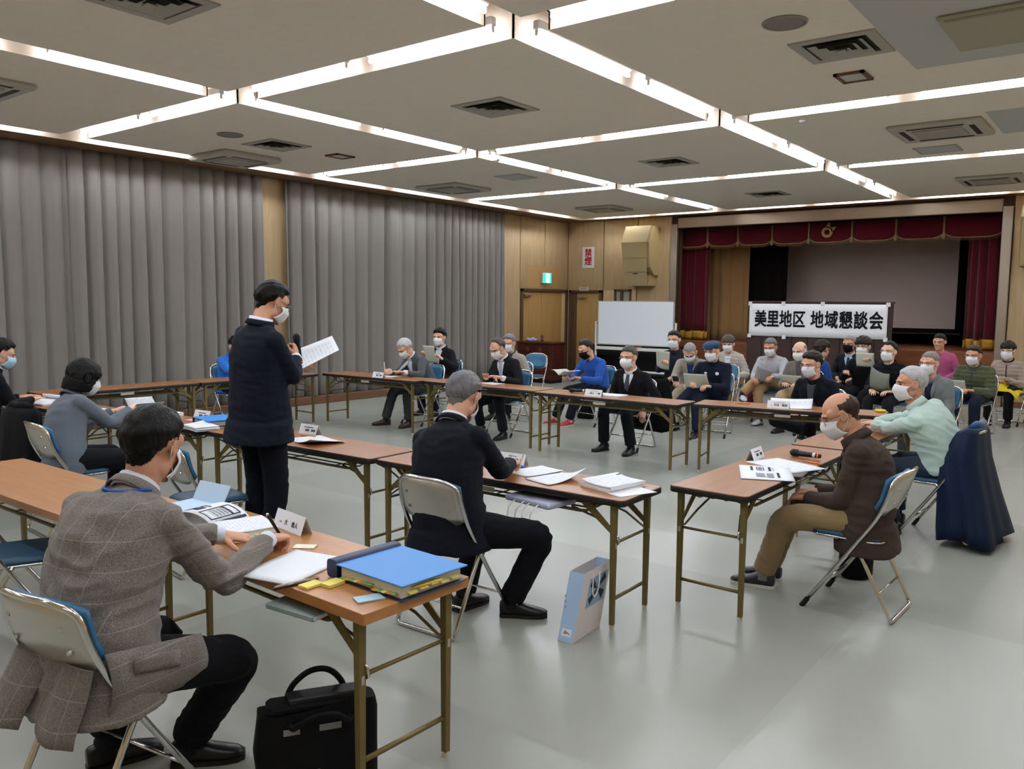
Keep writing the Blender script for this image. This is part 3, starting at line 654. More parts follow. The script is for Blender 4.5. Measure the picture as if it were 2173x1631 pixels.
# ------------------------------------------------------------------ folding chairs
M_pad = mat('blue_vinyl', '#2d6082', 0.42, spec=0.4, bump=.1, bscale=400); M_seat = mat('dark_blue_vinyl', '#1f455f', 0.4, spec=0.4, bump=.1, bscale=400)
M_plate = mat('silver_back_plate', '#c4c1b8', 0.3, metal=0.75); M_rubber = mat('black_rubber', '#17181a', .7)
def make_chair():
    root = empty('folding_chair', (0, 0, 0))
    T = lambda z: V(0, .23 - .46 * z / .70, z)                         # line of the long side tube
    pts = [V(.215, .225, .02)] + [T(z) + V(.212, 0, 0) for z in (.3, .56)] + [V(.208, -.188, .67), V(.19, -.212, .785), V(.12, -.25, .815), V(0, -.268, .82)]
    path = pts + [V(-p[0], p[1], p[2]) for p in reversed(pts[:-1])]
    MB().tube(fillet(path, .06, 4), .0115, 8).build('side_frame', M_steel, root, smooth=True)
    rear = [V(.195, -.02, .43), V(.195, -.06, .36), V(.195, -.215, .06), V(.195, -.235, .013), V(-.195, -.235, .013), V(-.195, -.215, .06), V(-.195, -.06, .36), V(-.195, -.02, .43)]
    MB().tube(fillet(rear, .05, 4), .011, 8).build('rear_frame', M_steel, root, smooth=True)
    for s in (-1, 1):
        MB().cyl((s * .2155, .237, 0), (s * .2135, .205, .05), .0155, .014, n=10).build('rubber_foot', M_rubber, root)
        MB().cyl((s * .19, -.055, .432), (s * .222, -.055, .432), .008, n=8).build('pivot', M_steel, root)
    MB().cyl((-.213, .13, .16), (.213, .13, .16), .007, n=8).build('front_stretcher', M_steel, root, smooth=True)
    MB().cyl((-.195, -.165, .155), (.195, -.165, .155), .006, n=8).build('rear_stretcher', M_steel, root, smooth=True)
    def ring(z, e, r=.07): return [(p[0], p[1] + .03, z) for p in rrect(.19 + e, .195 + e, r, 0, 5)]
    s_ = MB(); s_.rings([ring(.425, -.015), ring(.428, 0), ring(.445, .003), ring(.458, -.012), ring(.462, -.05)]); s_.build('seat', M_seat, root, smooth=True)
    MB().tube(ring(.428, .004), .006, 6, closed=True).build('seat_rim', M_steel, root, smooth=True)
    MB().box((-.17, -.13, .412), (.17, .19, .424)).build('seat_pan', M_plate, root)
    def back(off, zb, e):
        P = []
        for i in range(13):
            u = -1 + 2 * i / 12; col_ = []
            for j in range(7):
                v = j / 6; z = zb + .018 * (1 - abs(u) ** 6) * (v - 1) - (.0) + (.815 - e * .5 - .03 * abs(u) ** 3 - zb) * v + (.02 * abs(u) ** 4) * (1 - v)
                yb = float(np.interp(z, [.58, .67, .82], [-.146, -.188, -.220]))
                col_.append((u * (.203 - e), max(yb, -.30) - .05 * (1 - u * u) * (.35 + .65 * v) + off, z))
            P.append(col_)
        return np.array(P)
    MB().grid(back(0, .585, .004), .004).build('back_plate', M_plate, root, smooth=True)
    MB().grid(back(.024, .595, .014), -.020).build('back_pad', M_pad, root, smooth=True)
    for bx, bz in ((-.13, .65), (.13, .65), (-.13, .73), (.13, .73)):
        y = float(np.interp(bz, [.58, .67, .82], [-.146, -.188, -.220])) - .05 * (1 - (bx / .2) ** 2) * .72
        MB().cyl((bx, y - .002, bz), (bx, y - .010, bz), .009, .007, n=10).build('bolt', M_steel, root)
    return root
CH = make_chair()
def put_chair(x, y, face, label):
    """face: compass direction the sitter looks, degrees from +y toward +x"""
    o = CH if CH.name not in used else copy_tree(CH)
    used.add(CH.name); o.location = (x, y, 0); o.rotation_euler = (0, 0, -math.radians(face))
    return tag(o, label, 'chair', 'chrome folding chairs with blue vinyl seats')
# ------------------------------------------------------------------ people
def voxel(mb, size, it=3, fac=0.5):
    """one continuous smoothed surface grown over overlapping closed volumes -> (verts, quads)"""
    me = mb.mesh('tmp'); o = bpy.data.objects.new('tmp', me); COL.objects.link(o)
    r = o.modifiers.new('r', 'REMESH'); r.mode = 'VOXEL'; r.voxel_size = size; r.adaptivity = 0
    s = o.modifiers.new('s', 'SMOOTH'); s.factor = fac; s.iterations = it
    dg = bpy.context.evaluated_depsgraph_get(); ev = o.evaluated_get(dg); m = ev.to_mesh()
    v = np.zeros(len(m.vertices) * 3); m.vertices.foreach_get('co', v); v = v.reshape(-1, 3)
    f = [tuple(p.vertices) for p in m.polygons]
    ev.to_mesh_clear(); bpy.data.objects.remove(o); bpy.data.meshes.remove(me)
    q = np.array([p if len(p) == 4 else p + (p[-1],) for p in f], np.int32)
    return v, q
def vnormals(v, q):
    n = np.zeros_like(v); a = v[q[:, 2]] - v[q[:, 0]]; b = v[q[:, 3]] - v[q[:, 1]]; fn = np.cross(a, b)
    for k in range(4): np.add.at(n, q[:, k], fn)
    return n / (np.linalg.norm(n, axis=1, keepdims=True) + 1e-12)
def np_mesh(name, v, q):
    me = bpy.data.meshes.new(name)
    me.from_pydata(v.tolist(), [], [tuple(dict.fromkeys(p)) for p in q.tolist()])
    me.polygons.foreach_set('use_smooth', np.ones(len(me.polygons), bool)); return me
_w = np.random.RandomState(4); WK = _w.normal(size=(10, 3)); WK /= np.linalg.norm(WK, axis=1, keepdims=True); WP = _w.uniform(0, 6.28, 10)
def folds(p, wl, seed=0.0):
    """soft cloth-like noise in -1..1"""
    q = p + 0.35 * wl * np.sin(p[:, [1, 2, 0]] / wl * 2.1 + seed)
    s = np.zeros(len(p))
    for k in range(10): s += np.sin(q @ WK[k] * (2 * PI / wl) * (0.6 + .12 * k) + WP[k] + seed * (k + 1))
    return s / 4.0

# ---- head, built once, in its own frame: +y is the face, origin mid-skull
def build_head():
    b = MB()
    b.ell((0, -.014, .030), (.076, .094, .083), 24, 14); b.ell((0, .022, -.018), (.066, .070, .085), 20, 12)
    b.ell((0, .030, -.062), (.052, .056, .05), 18, 10); b.ell((0, .062, -.098), (.026, .024, .02)); b.ell((0, .076, .024), (.046, .016, .013))
    for s in (-1, 1):
        b.ell((s * .046, .004, -.062), (.020, .036, .032)); b.ell((s * .036, .062, -.024), (.022, .022, .022)); b.ell((s * .055, .045, .03), (.012, .03, .025))
        b.ell((s * .013, .092, -.030), (.009, .011, .008))
        # ear: tilted shell with a rim
        M = Matrix.Translation((s * .080, -.004, -.006)) @ Matrix.Rotation(s * .45, 4, 'Z') @ Matrix.Rotation(.18, 4, 'X')
        b.ell((0, 0, 0), (.007, .017, .030), 12, 8, M)
        b.tube([tuple(M @ Vector((s * .006, .017 * math.cos(a), .031 * math.sin(a) + .002))) for a in np.linspace(-.9, PI * 1.15, 12)], .0055, 6)
    b.tube([(0, .085, .02), (0, .093, .0), (0, .104, -.024)], [.009, .011, .013], 8); b.ell((0, .103, -.027), (.013, .012, .010))
    b.ell((0, .084, -.058), (.025, .010, .0065)); b.ell((0, .082, -.067), (.021, .010, .007))
    b.loft([((0, -.018, -.03), V(1, 0, 0), V(0, 1, 0), .058, .062), ((0, -.024, -.09), V(1, 0, 0), V(0, 1, 0), .057, .060), ((0, -.036, -.15), V(1, 0, 0), V(0, 1, 0), .059, .060), ((0, -.052, -.23), V(1, 0, 0), V(0, 1, 0), .066, .064)], 18)
    v, q = voxel(b, .0046, 3, .5)
    for s in (-1, 1):   # eye sockets
        d = v - V(s * .031, .088, .003); g = np.exp(-((d[:, 0] / .016) ** 2 + (d[:, 2] / .010) ** 2 + (d[:, 1] / .03) ** 2)); v[:, 1] -= .007 * g
    return v, q
HV, HQ = build_head(); HN = vnormals(HV, HQ)
if np.mean(np.sum(HN * HV, axis=1)) < 0: HQ = HQ[:, ::-1].copy(); HN = -HN

HAIRLINES = {  # height of the hairline against the angle from the face (degrees)
    'short':    ([0, 35, 55, 70, 82, 95, 115, 140, 180], [.072, .070, .060, .035, -.018, .018, -.01, -.05, -.075]),
    'thin':     ([0, 35, 55, 70, 82, 95, 115, 140, 180], [.085, .088, .080, .055, -.010, .018, -.01, -.05, -.07]),
    'receding': ([0, 35, 55, 70, 82, 95, 115, 140, 180], [.104, .106, .100, .070, -.010, .018, -.01, -.05, -.07]),
    'bald':     ([0, 35, 55, 70, 82, 95, 115, 140, 180], [.2, .2, .2, .12, .0, .018, -.01, -.05, -.07]),
    'bangs':    ([0, 35, 55, 70, 82, 95, 115, 140, 180], [.038, .036, .030, .010, -.03, .0, -.03, -.06, -.085]),
    'bob':      ([0, 30, 45, 58, 70, 95, 115, 140, 180], [.036, .030, -.02, -.085, -.10, -.105, -.108, -.11, -.112]),
}
def build_hair(style, thick, seed, top=None):
    a, z = HAIRLINES[style]
    ang = np.degrees(np.arctan2(np.abs(HV[:, 0]), HV[:, 1] + .012)); m = HV[:, 2] - np.interp(ang, a, z)
    if style == 'bald': m = np.minimum(m, (top if top is not None else .062) - HV[:, 2] + .25 * np.clip(-HV[:, 1] - .02, 0, .06))
    earbox = (np.abs(HV[:, 0]) > .0775) & (HV[:, 1] > -.034) & (HV[:, 1] < .03) & (HV[:, 2] < .036) & (HV[:, 2] > -.05)
    ear = np.exp(-(((np.abs(HV[:, 0]) - .084) / .012) ** 2 + ((HV[:, 1] + .004) / .022) ** 2 + ((HV[:, 2] + .004) / .034) ** 2))
    if style != 'bob': m = m - .08 * (ear > .25) - .08 * earbox
    m = m + .006 * folds(HV * V(1, .6, .35), .020, seed)
    keep = (m[HQ] > -.006).all(axis=1); q = HQ[keep]; idx = np.unique(q); mp = -np.ones(len(HV), int); mp[idx] = np.arange(len(idx))
    v = HV[idx].copy(); n = HN[idx].copy(); mm = m[idx]
    if style == 'bob':
        eb = earbox[idx]; v[eb, 0] = np.sign(v[eb, 0]) * .0775; n[eb] = np.column_stack([np.sign(v[eb, 0]), 0 * v[eb, 0], 0 * v[eb, 0]])
    aa = ang[idx]; wd = np.interp(aa, [0, 55, 80, 180], [.018, .022, .05, .065]) if style != 'bob' else .02
    t = np.clip(mm / wd, -.25, 1.0); ts = np.clip(t, 0, 1); lift = np.where(t > 0, thick * ts * (2 - ts) * .92 + .0012, .010 * t) + .0004
    lift = lift * (1 + .30 * np.clip((v[:, 2] - .05) / .06, 0, 1) * (style not in ('bald', 'bob')))
    lift = lift * (1 + .13 * folds(v * V(1, .22, .35), .020, seed)) + .13 * thick * folds(v, .06, seed + 2)
    if style == 'bob':
        rad = np.hypot(v[:, 0], v[:, 1] + .012); u = v[:, :2] + V(0, .012); u = u / (np.linalg.norm(u, axis=1, keepdims=True) + 1e-9)
        low = np.clip((.03 - v[:, 2]) / .13, 0, 1); target = .104 + .010 * np.sin(low * 2.6); n = n * (1 - low[:, None]) + np.column_stack([u, np.zeros(len(u))]) * low[:, None]
        lift = np.where(mm > 0, np.maximum(lift, (target - rad) * (low > .02)), lift)
    return v + n * lift[:, None], mp[q]
HAIR_CACHE = {}

# ---- hands, built once per pose: wrist at origin, fingers along +y, palm facing -z, right hand (thumb toward -x)
def build_hand(curl, spread=1.0, thumb=(-.75, .62, -.2), tcurl=.3):
    b = MB()
    b.loft([((0, y, z), V(1, 0, 0), V(0, 0, 1), w, t) for y, w, t, z in ((-.035, .026, .020, 0), (0, .028, .019, 0), (.03, .037, .017, 0), (.065, .041, .0145, 0), (.088, .039, .012, -.001))], 14)
    for k, (x, L, r) in enumerate(((-.030, .068, .0090), (-.0105, .077, .0093), (.0095, .072, .0090), (.028, .056, .0080))):
        p = V(x, .082 - .004 * abs(k - 1), -.001); a = 0.0; d0 = nrm(V(x * 1.6 * spread, .5, 0)); pts = [p - d0 * .02, p]; rr = [r, r * 1.05]
        for j, (sl, c) in enumerate(zip((.46, .30, .24), curl)):
            a += math.radians(c * (1 + .06 * k)); d = d0 * math.cos(a) + V(0, 0, -1) * math.sin(a); p = p + d * L * sl; pts.append(p); rr.append(r * (.95, .88, .70)[j])
        b.tube(pts, rr, 8); b.ell(pts[-1], rr[-1] * .98, 8, 6)
    p = V(-.026, .018, -.006); d = nrm(V(*thumb)); pts = [p, p + d * .034]; d2 = nrm(d * math.cos(tcurl) + V(.55, .55, -.3) * math.sin(tcurl)); pts.append(pts[-1] + d2 * .028); d3 = nrm(d2 * math.cos(tcurl) + V(.6, .5, -.2) * math.sin(tcurl)); pts.append(pts[-1] + d3 * .022)
    b.tube(pts, [.015, .0118, .0105, .0078], 8); b.ell(pts[-1], .0077, 8, 6)
    return voxel(b, .0038, 2, .5)
HANDS = {'flat': build_hand((8, 6, 4)), 'rest': build_hand((24, 30, 18), .7), 'grip': build_hand((62, 85, 50), .4, (-.45, .75, -.6), .7), 'hold': build_hand((38, 34, 18), .5, (-.35, .85, -.55), .25), 'pen': build_hand((52, 48, 30), .3, (-.25, .85, -.55), .35)}

def ik(a, c, l1, l2, pole):
    d = c - a; L = np.linalg.norm(d)
    if L > (l1 + l2) * .995: k = L / (l1 + l2) * 1.006; l1 *= k; l2 *= k
    x = (l1 * l1 - l2 * l2 + L * L) / (2 * L); h = math.sqrt(max(l1 * l1 - x * x, 1e-6)); n = d / L
    p = np.asarray(pole, float); p = nrm(p - n * np.dot(p, n)); return a + n * x + p * h
def limb(mb, A, B, C, radii, n=12, r=.05, ext=0.0):
    if ext: C = C + nrm(C - B) * ext
    pts = fillet([A, B, C], r, 5); full = [pts[0]]
    for p in pts[1:]:
        k = max(1, int(np.linalg.norm(p - full[-1]) / .05))
        q = full[-1]
        for j in range(1, k + 1): full.append(q + (p - q) * j / k)
    s = np.concatenate([[0], np.cumsum([np.linalg.norm(full[i + 1] - full[i]) for i in range(len(full) - 1)])]); s /= s[-1]
    mb.tube(full, np.interp(s, np.linspace(0, 1, len(radii)), radii), n); mb.ell(A, radii[0] * .98, 12, 8)
    return full, s
def rot_to(y_dir, z_dir):
    y = nrm(y_dir); z = np.asarray(z_dir, float); z = nrm(z - y * np.dot(z, y)); x = np.cross(y, z); return np.column_stack([x, y, z])

SKIN = {'a': mat('skin_warm', '#d6a68a', .55, spec=.35, var=.06, vscale=14), 'b': mat('skin_tan', '#c79579', .55, spec=.35, var=.07, vscale=14), 'c': mat('skin_pale', '#ddb59c', .55, spec=.35, var=.05, vscale=14)}
M_eye = mat('eye_dark', '#241c18', .3); M_brow = mat('brow_hair', '#2c2622', .9); M_brow_g = mat('brow_grey', '#6b6560', .9)
M_mask = mat('mask_white', '#e3e5e8', .8, spec=.1); M_mask_k = mat('mask_black', '#14151a', .85, spec=.1); M_mask_b = mat('mask_light_blue', '#a9d0e8', .8, spec=.1)
M_lens = mat('spectacle_lens', '#ffffff', .05, alpha=.10, spec=.5); M_specs = mat('spectacle_frame', '#6a6460', .3, metal=.8)
def cloth(name, c, bump=.2, bscale=260, var=.06, rough=.85, sheen=.15): return mat('cloth_' + name, c, rough, spec=.12, bump=bump, bscale=bscale, var=var, vscale=9, sheen=sheen if max(lin(c)[:3]) > .05 else .02)
def hairmat(name, c): return mat('hair_' + name, c, .5, spec=.2, var=.45, vscale=130, stretch=(1, .45, .12), bump=.5, bscale=170)

def person(key, label, base, face, head, top, bottom='#191a1e', seat=.45, stand=False, hyaw=0, hpitch=10, hroll=0, twist=0, bulk=1.0,
           rh=None, lh=None, rpose='rest', lpose='rest', rdir=None, ldir=None, rpalm=(0, 0, 1), lpalm=(0, 0, 1), rf=None, lf=None, rtoe=8, ltoe=-8, rpole=None, lpole=None, kr=None, kl=None,
           skin='a', hair=('short', .016, 'black'), haircol='#15120f', mask='white', glasses=False, brow='dark', front=None, shirt='#dfe3ea', tie=None, cuffs=False, style='jacket',
           shoes='#141313', socks='#23242a', vox=.015, wr=1.0, bulge=.05, skirt=.10, hem=None, collar='shirt', jmat=None, hs=1.06, sleeve=1.0, arm=1.0):
    fr_ = math.radians(face); e = empty('person', (base[0], base[1], 0), -fr_, label, 'person', 'people at the meeting')
    ca, sa = math.cos(fr_), math.sin(fr_)
    def loc(p): dx, dy = p[0] - base[0], p[1] - base[1]; return V(dx * ca - dy * sa, dx * sa + dy * ca, p[2])   # world -> local, +y is ahead
    Hc = loc(head)
    Rh = (Matrix.Rotation(-math.radians(hyaw), 3, 'Z') @ Matrix.Rotation(-math.radians(hpitch), 3, 'X') @ Matrix.Rotation(math.radians(hroll), 3, 'Y')); Rh = np.array(Rh)
    Rh2 = np.array(Matrix.Rotation(-math.radians(hyaw * .3), 3, 'Z') @ Matrix.Rotation(-math.radians(hpitch * .75), 3, 'X') @ Matrix.Rotation(math.radians(hroll), 3, 'Y'))
    pel = V(0, 0, .96 if stand else seat + .085)
    nb = Hc + Rh2 @ V(0, -.046, -.152) * hs
    tw = np.array(Matrix.Rotation(-math.radians(twist), 3, 'Z'))
    mid = (pel + nb) / 2 + V(0, -bulge, 0)
    def sp(t): return (1 - t) ** 2 * pel + 2 * t * (1 - t) * mid + t * t * nb
    def tan(t): return nrm(2 * (1 - t) * (mid - pel) + 2 * t * (nb - mid))
    def axes(t):
        T = tan(t); ax = np.array(Matrix.Rotation(-math.radians(twist * t), 3, 'Z')) @ V(1, 0, 0); ax = nrm(ax - T * np.dot(ax, T)); return ax, np.cross(T, ax), T     # lateral, forward, up
    axS, fwS, upS = axes(.9)
    bk = bulk; SW = .163 * (.5 + .5 * bk)
    Sc = sp(.87) + upS * .0
    Sh = {1: Sc + axS * SW - upS * .012, -1: Sc - axS * SW - upS * .012}
    # wrists and feet
    dflt = {1: V(.13, .27, .60), -1: V(-.13, .27, .60)} if not stand else {1: V(.26, .05, .85), -1: V(-.26, .05, .85)}
    Wr = {1: loc(rh) if rh is not None else dflt[1], -1: loc(lh) if lh is not None else dflt[-1]}
    pole = {1: V(*(rpole or (.55, -.45, -.7))), -1: V(*(lpole or (-.55, -.45, -.7)))}
    El = {s: ik(Sh[s], Wr[s], .295 * arm, .27 * arm, pole[s]) for s in (1, -1)}
    hip = {s: pel + V(s * .088, .01, -.015) for s in (1, -1)}
    fd = {1: V(.13, .40, 0), -1: V(-.13, .40, 0)} if not stand else {1: V(.10, .0, 0), -1: V(-.10, .0, 0)}
    Ft = {}
    for s, f in ((1, rf), (-1, lf)):
        if f is None: Ft[s] = fd[s]
        else: q = loc((f[0], f[1], f[2] if len(f) > 2 else 0)); Ft[s] = q
    An = {s: Ft[s] + V(0, 0, .085) for s in (1, -1)}
    kp = {1: V(*(kr or (.1, 1, .45))), -1: V(*(kl or (-.1, 1, .45)))}
    Kn = {s: ik(hip[s], An[s], .43, .42, kp[s]) for s in (1, -1)}
    # --- garment over the torso and arms
    j = MB(); secs = []
    prof = [(0, .190, .146), (.12, .188, .144), (.3, .176, .138), (.48, .176, .136), (.66, .184, .136), (.79, .184, .124), (.88, .160, .104), (.945, .112, .084), (1.0, .072, .068), (1.03, .062, .060)]
    if skirt and style == 'jacket':
        for k in range(4, 0, -1):
            t = k / 4.0; c = pel - V(0, 0, skirt * t) + V(0, -.012 * t, 0); secs.append((c, V(1, 0, 0), V(0, 1, 0), (.196 + .018 * t) * bk, (.150 + .022 * t) * bk))
    for t, rx, ry in prof:
        ax, fw, T = axes(min(t, 1)); c = sp(min(t, 1)) + (T * (t - 1) * .5 if t > 1 else 0); g = bk if t < .9 else 1 + (bk - 1) * .4
        secs.append((c + fw * .004, ax, fw, rx * g, ry * g))
    j.loft(secs, 22, power=2.35)
    for s in (1, -1):
        aw = .5 + .5 * bk
        j.ell(Sh[s] - axS * s * .03 + upS * .004, (.062 * aw, .062 * aw, .058 * aw), 14, 9)
        j.tube([nb - upS * .035, (nb - upS * .05) * .5 + (Sh[s] + upS * .02) * .5, Sh[s] + upS * .004], [.072, .060, .054], 12)
        if style == 'vest': limb(j, Sh[s], Sh[s] + (El[s] - Sh[s]) * .1, Sh[s] + (El[s] - Sh[s]) * .2, [.06, .055, .05])
        else: limb(j, Sh[s], El[s], Wr[s] - nrm(Wr[s] - El[s]) * (.03 if cuffs else .012), [r_ * aw * sleeve for r_ in (.064, .061, .057, .053, .050, .045, .042)])
    jv, jq = voxel(j, vox, 4, .5); jn = vnormals(jv, jq)
    if np.mean(np.sum(jn * (jv - jv.mean(0)), axis=1)) < 0: jq = jq[:, ::-1].copy(); jn = -jn
    sd = float(sum(map(ord, key)))
    dE = np.minimum(*[np.linalg.norm(jv - El[s], axis=1) for s in (1, -1)])
    amp = .0045 * wr * (1 + 1.2 * np.exp(-(dE / .09) ** 2))
    ridge = lambda p, w_, q_: .55 - np.abs(folds(p, w_, q_)) * 1.3
    disp = amp * .8 * ridge(jv * V(.75, .75, 1.5), .17, sd) + .35 * amp * folds(jv, .20, sd + 3)
    if style == 'puffer':
        arm = np.minimum(*[np.linalg.norm(jv - El[s], axis=1) for s in (1, -1)])
        disp = disp + .011 * (np.abs(np.sin(jv[:, 2] * PI / .055)) - .6) + .012
    if style == 'sweater': disp = disp + .003
    jv = jv + jn * disp[:, None]
    tm = jmat or cloth('top_' + top.strip('#'), top)
    jo = link({'jacket': 'jacket', 'sweater': 'sweater', 'puffer': 'padded_jacket', 'shirt': 'shirt', 'vest': 'vest'}[style], np_mesh('garment', jv, jq), tm, e)
    bvh = BVHTree.FromPolygons([Vector(p) for p in jv.tolist()], [tuple(dict.fromkeys(p)) for p in jq.tolist()])
    def chest(t, x, off):
        ax, fw, T = axes(min(t, 1)); o = sp(min(t, 1)) + T * max(0, t - 1) * .4 + ax * x; st = o + fw * .5
        h = bvh.ray_cast(Vector(st), Vector(-fw), .55)
        p = np.array(h[0]) if h[0] is not None else o + fw * .06
        return p + fw * off
    def strip(name, m, ts, wl, wr_, off, nseg=6, thick=.004):
        P = [[chest(t, wl(t) + (wr_(t) - wl(t)) * k / nseg, off) for k in range(nseg + 1)] for t in ts]
        return MB().grid(np.array(P), thick).build(name, m, e, smooth=True)
    sm = cloth('shirt_' + shirt.strip('#'), shirt, .05)
    if front == 'suit':
        ts = np.linspace(.985, .50, 12); w = lambda t: .012 + .055 * np.clip((t - .50) / .42, 0, 1)
        strip('shirt_front', sm, ts, lambda t: -w(t), lambda t: w(t), .0035)
        for s in (-1, 1): strip('lapel', tm, np.linspace(1.0, .50, 12), lambda t: s * (w(t) - .004), lambda t: s * (w(t) + .014 + .030 * np.exp(-((t - .76) / .13) ** 2)), .006, 4, .005)
    if front == 'open':
        ts = np.linspace(.985, .12, 16); w = lambda t: .05 + .012 * np.sin(t * 7)
        strip('inner_shirt', sm, ts, lambda t: -w(t), lambda t: w(t), .0035)
        for s in (-1, 1): strip('lapel', tm, np.linspace(1.0, .45, 12), lambda t: s * (w(t) - .004), lambda t: s * (w(t) + .012 + .028 * np.exp(-((t - .8) / .13) ** 2)), .006, 4, .005)
    if front == 'zip':
        strip('zip', sm, np.linspace(.99, .1, 20), lambda t: -.006, lambda t: .006, .003, 2, .003)
    if front == 'halfzip':
        strip('zip', sm, np.linspace(.99, .72, 10), lambda t: -.006 - .03 * max(0, t - .86) / .14, lambda t: .006 + .03 * max(0, t - .86) / .14, .003, 2, .003)
    if front == 'buttons':
        strip('placket', tm, np.linspace(.97, .08, 20), lambda t: -.014, lambda t: .014, .003, 2, .003)
        for t in np.linspace(.88, .12, 6):
            c = chest(t, 0, .008); MB().ell(c, (.006, .004, .006), 8, 6).build('button', M_white, e)
    if tie:
        ww = lambda t: np.interp(t, [.50, .58, .70, .93, .965, .985], [.002, .036, .034, .018, .022, .016]) if t < .985 else .016
        strip('tie', cloth('tie_' + tie.strip('#'), tie, .1), np.linspace(.985, .52, 14), lambda t: -ww(t), lambda t: ww(t), .0095, 4, .005)
    # collar
    def coll(name, m, r0, r1, h, tilt, th=.006, dz=0.0, gap=0.0):
        ax, fw, T = axes(1.0); c0 = nb + T * (.0 + dz); P = []
        for k in range(25):
            a = PI / 2 + gap + (2 * PI - 2 * gap) * k / 24; cc, ss = math.cos(a), math.sin(a); fr = (ss + 1) / 2      # fr: 1 front, 0 back
            if name != 'turtleneck' and k in (0, 24): pass
            P.append([c0 + ax * cc * (r0 + (r1 - r0) * v) + fw * (ss * (r0 + (r1 - r0) * v) * 1.02 + tilt * v) + T * (h * v * (1 - .35 * fr)) - T * (.035 * fr * (1 - v)) for v in (0, .5, 1)])
        return MB().grid(np.array(P), th).build(name, m, e, smooth=True)
    if collar == 'shirt': coll('shirt_collar', sm, .072, .066, .050, .006); coll('jacket_collar', tm, .088, .076, .030, .004, gap=(.75 if front in ('suit', 'open') else .25)) if style == 'jacket' else None
    elif collar == 'jacket': coll('jacket_collar', tm, .085, .072, .045, .006, .008)
    elif collar == 'high': coll('turtleneck', tm if shirt is None else sm, .070, .062, .055, .008, .008); coll('jacket_collar', tm, .088, .080, .035, .004, .008) if style in ('jacket', 'puffer') else None
    elif collar == 'crew': coll('neck_band', tm, .074, .068, .016, .004, .008)
    # --- trousers
    tr = MB(); pw = .5 + .5 * bk
    tr.loft([(pel + V(0, 0, z), V(1, 0, 0), V(0, 1, 0), rx * bk, ry * bk) for z, rx, ry in (((-.09, .12, .10), (-.06, .158, .122), (0, .168, .126), (.03, .150, .110), (.05, .11, .08)) if style != 'shirt' else ((-.09, .12, .10), (-.06, .160, .125), (0, .176, .136), (.06, .176, .136), (.10, .17, .13)))], 18)
    for s in (1, -1):
        limb(tr, hip[s], Kn[s], An[s] + V(0, 0, .02 if not stand else -.03), [r_ * pw for r_ in (.098, .094, .086, .078, .074, .070, .066, .066, .066)], 14, .08)
    tv, tq = voxel(tr, vox * 1.05, 3, .5); tn = vnormals(tv, tq)
    if np.mean(np.sum(tn * (tv - tv.mean(0)), axis=1)) < 0: tq = tq[:, ::-1].copy(); tn = -tn
    dK = np.minimum(*[np.linalg.norm(tv - Kn[s], axis=1) for s in (1, -1)])
    tv = tv + tn * ((.0035 * wr * (1 + 1.2 * np.exp(-(dK / .1) ** 2))) * (.5 - 1.1 * np.abs(folds(tv * V(.8, .8, 1.3), .17, sd + 5))))[:, None]
    link('trousers', np_mesh('trousers', tv, tq), cloth('trousers_' + bottom.strip('#'), bottom), e)
    # --- shoes and socks
    for s, toe in ((1, rtoe), (-1, ltoe)):
        A = Ft[s]; a = math.radians(toe); d = V(math.sin(a), math.cos(a), 0); u = V(d[1], -d[0], 0); z0 = A[2]
        sec = [(-.065, .026, .030, .052), (-.055, .034, .040, .05), (-.02, .036, .046, .05), (.03, .036, .044, .048), (.08, .041, .034, .036), (.13, .043, .027, .029), (.17, .036, .022, .025), (.195, .018, .014, .020)]
        sh = MB(); sh.loft([(A + d * y + V(0, 0, hz), u, V(0, 0, 1), w, rz) for y, w, rz, hz in sec], 14, power=2.3)
        so = sh.build('shoe', mat('shoe_' + shoes.strip('#'), shoes, .35), e, smooth=True)
        sl = MB(); sl.rings([[A + d * y + u * w * 1.06 * k + V(0, 0, zz) for y, w, _, _ in sec for k in (1,)] + [A + d * y - u * w * 1.06 + V(0, 0, zz) for y, w, _, _ in reversed(sec)] for zz in (.001, .018)])
        sl.build('sole', mat('sole_' + ('w' if shoes in ('#b0303a', '#23232a') else 'd'), '#c9c6c0' if shoes in ('#b0303a', '#23232a') else '#1a1817', .6), so)
        MB().tube([A + V(0, 0, .05), An[s] + V(0, 0, .005), An[s] + nrm(Kn[s] - An[s]) * .09], [.046, .042, .043], 12).build('sock', cloth('sock_' + socks.strip('#'), socks), e, smooth=True)
    # --- body: skull, neck, trunk, limbs and hands in one mesh
    b = MB()
    b.loft([(sp(min(t, 1)) , axes(min(t, 1))[0], axes(min(t, 1))[1], rx * .84, ry * .82) for t, rx, ry in prof[:8]], 16)
    for s in (1, -1):
        limb(b, Sh[s], El[s], Wr[s], [.050, .046, .040, .038, .034, .027, .026], 10); limb(b, hip[s], Kn[s], An[s] + V(0, 0, -.03), [.075, .07, .062, .055, .052, .048, .044, .038, .036], 10, .08)
        d = math.radians({1: rtoe, -1: ltoe}[s]); b.ell(Ft[s] + V(math.sin(d) * .05, math.cos(d) * .05, .04), (.03, .07, .03)) if False else b.ell(Ft[s] + V(math.sin(d) * .04, math.cos(d) * .04, .045), (.028, .028, .026))
    bv, bq = voxel(b, .022, 2); VV = [bv]; QQ = [bq]; n0 = len(bv)
    axN, fwN, TN = axes(1.0); An_ = np.column_stack([axN, fwN, TN])
    wN = np.clip((-.055 - HV[:, 2]) / .10, 0, 1) * (HV[:, 1] < .02 + .0 * HV[:, 2]); wN = wN * wN * (3 - 2 * wN)
    hv1 = (HV * hs) @ Rh.T + Hc; hv2 = ((HV - V(0, -.046, -.152)) * hs) @ An_.T + nb
    VV.append(hv1 * (1 - wN[:, None]) + hv2 * wN[:, None]); QQ.append(HQ + n0); n0 += len(HV)
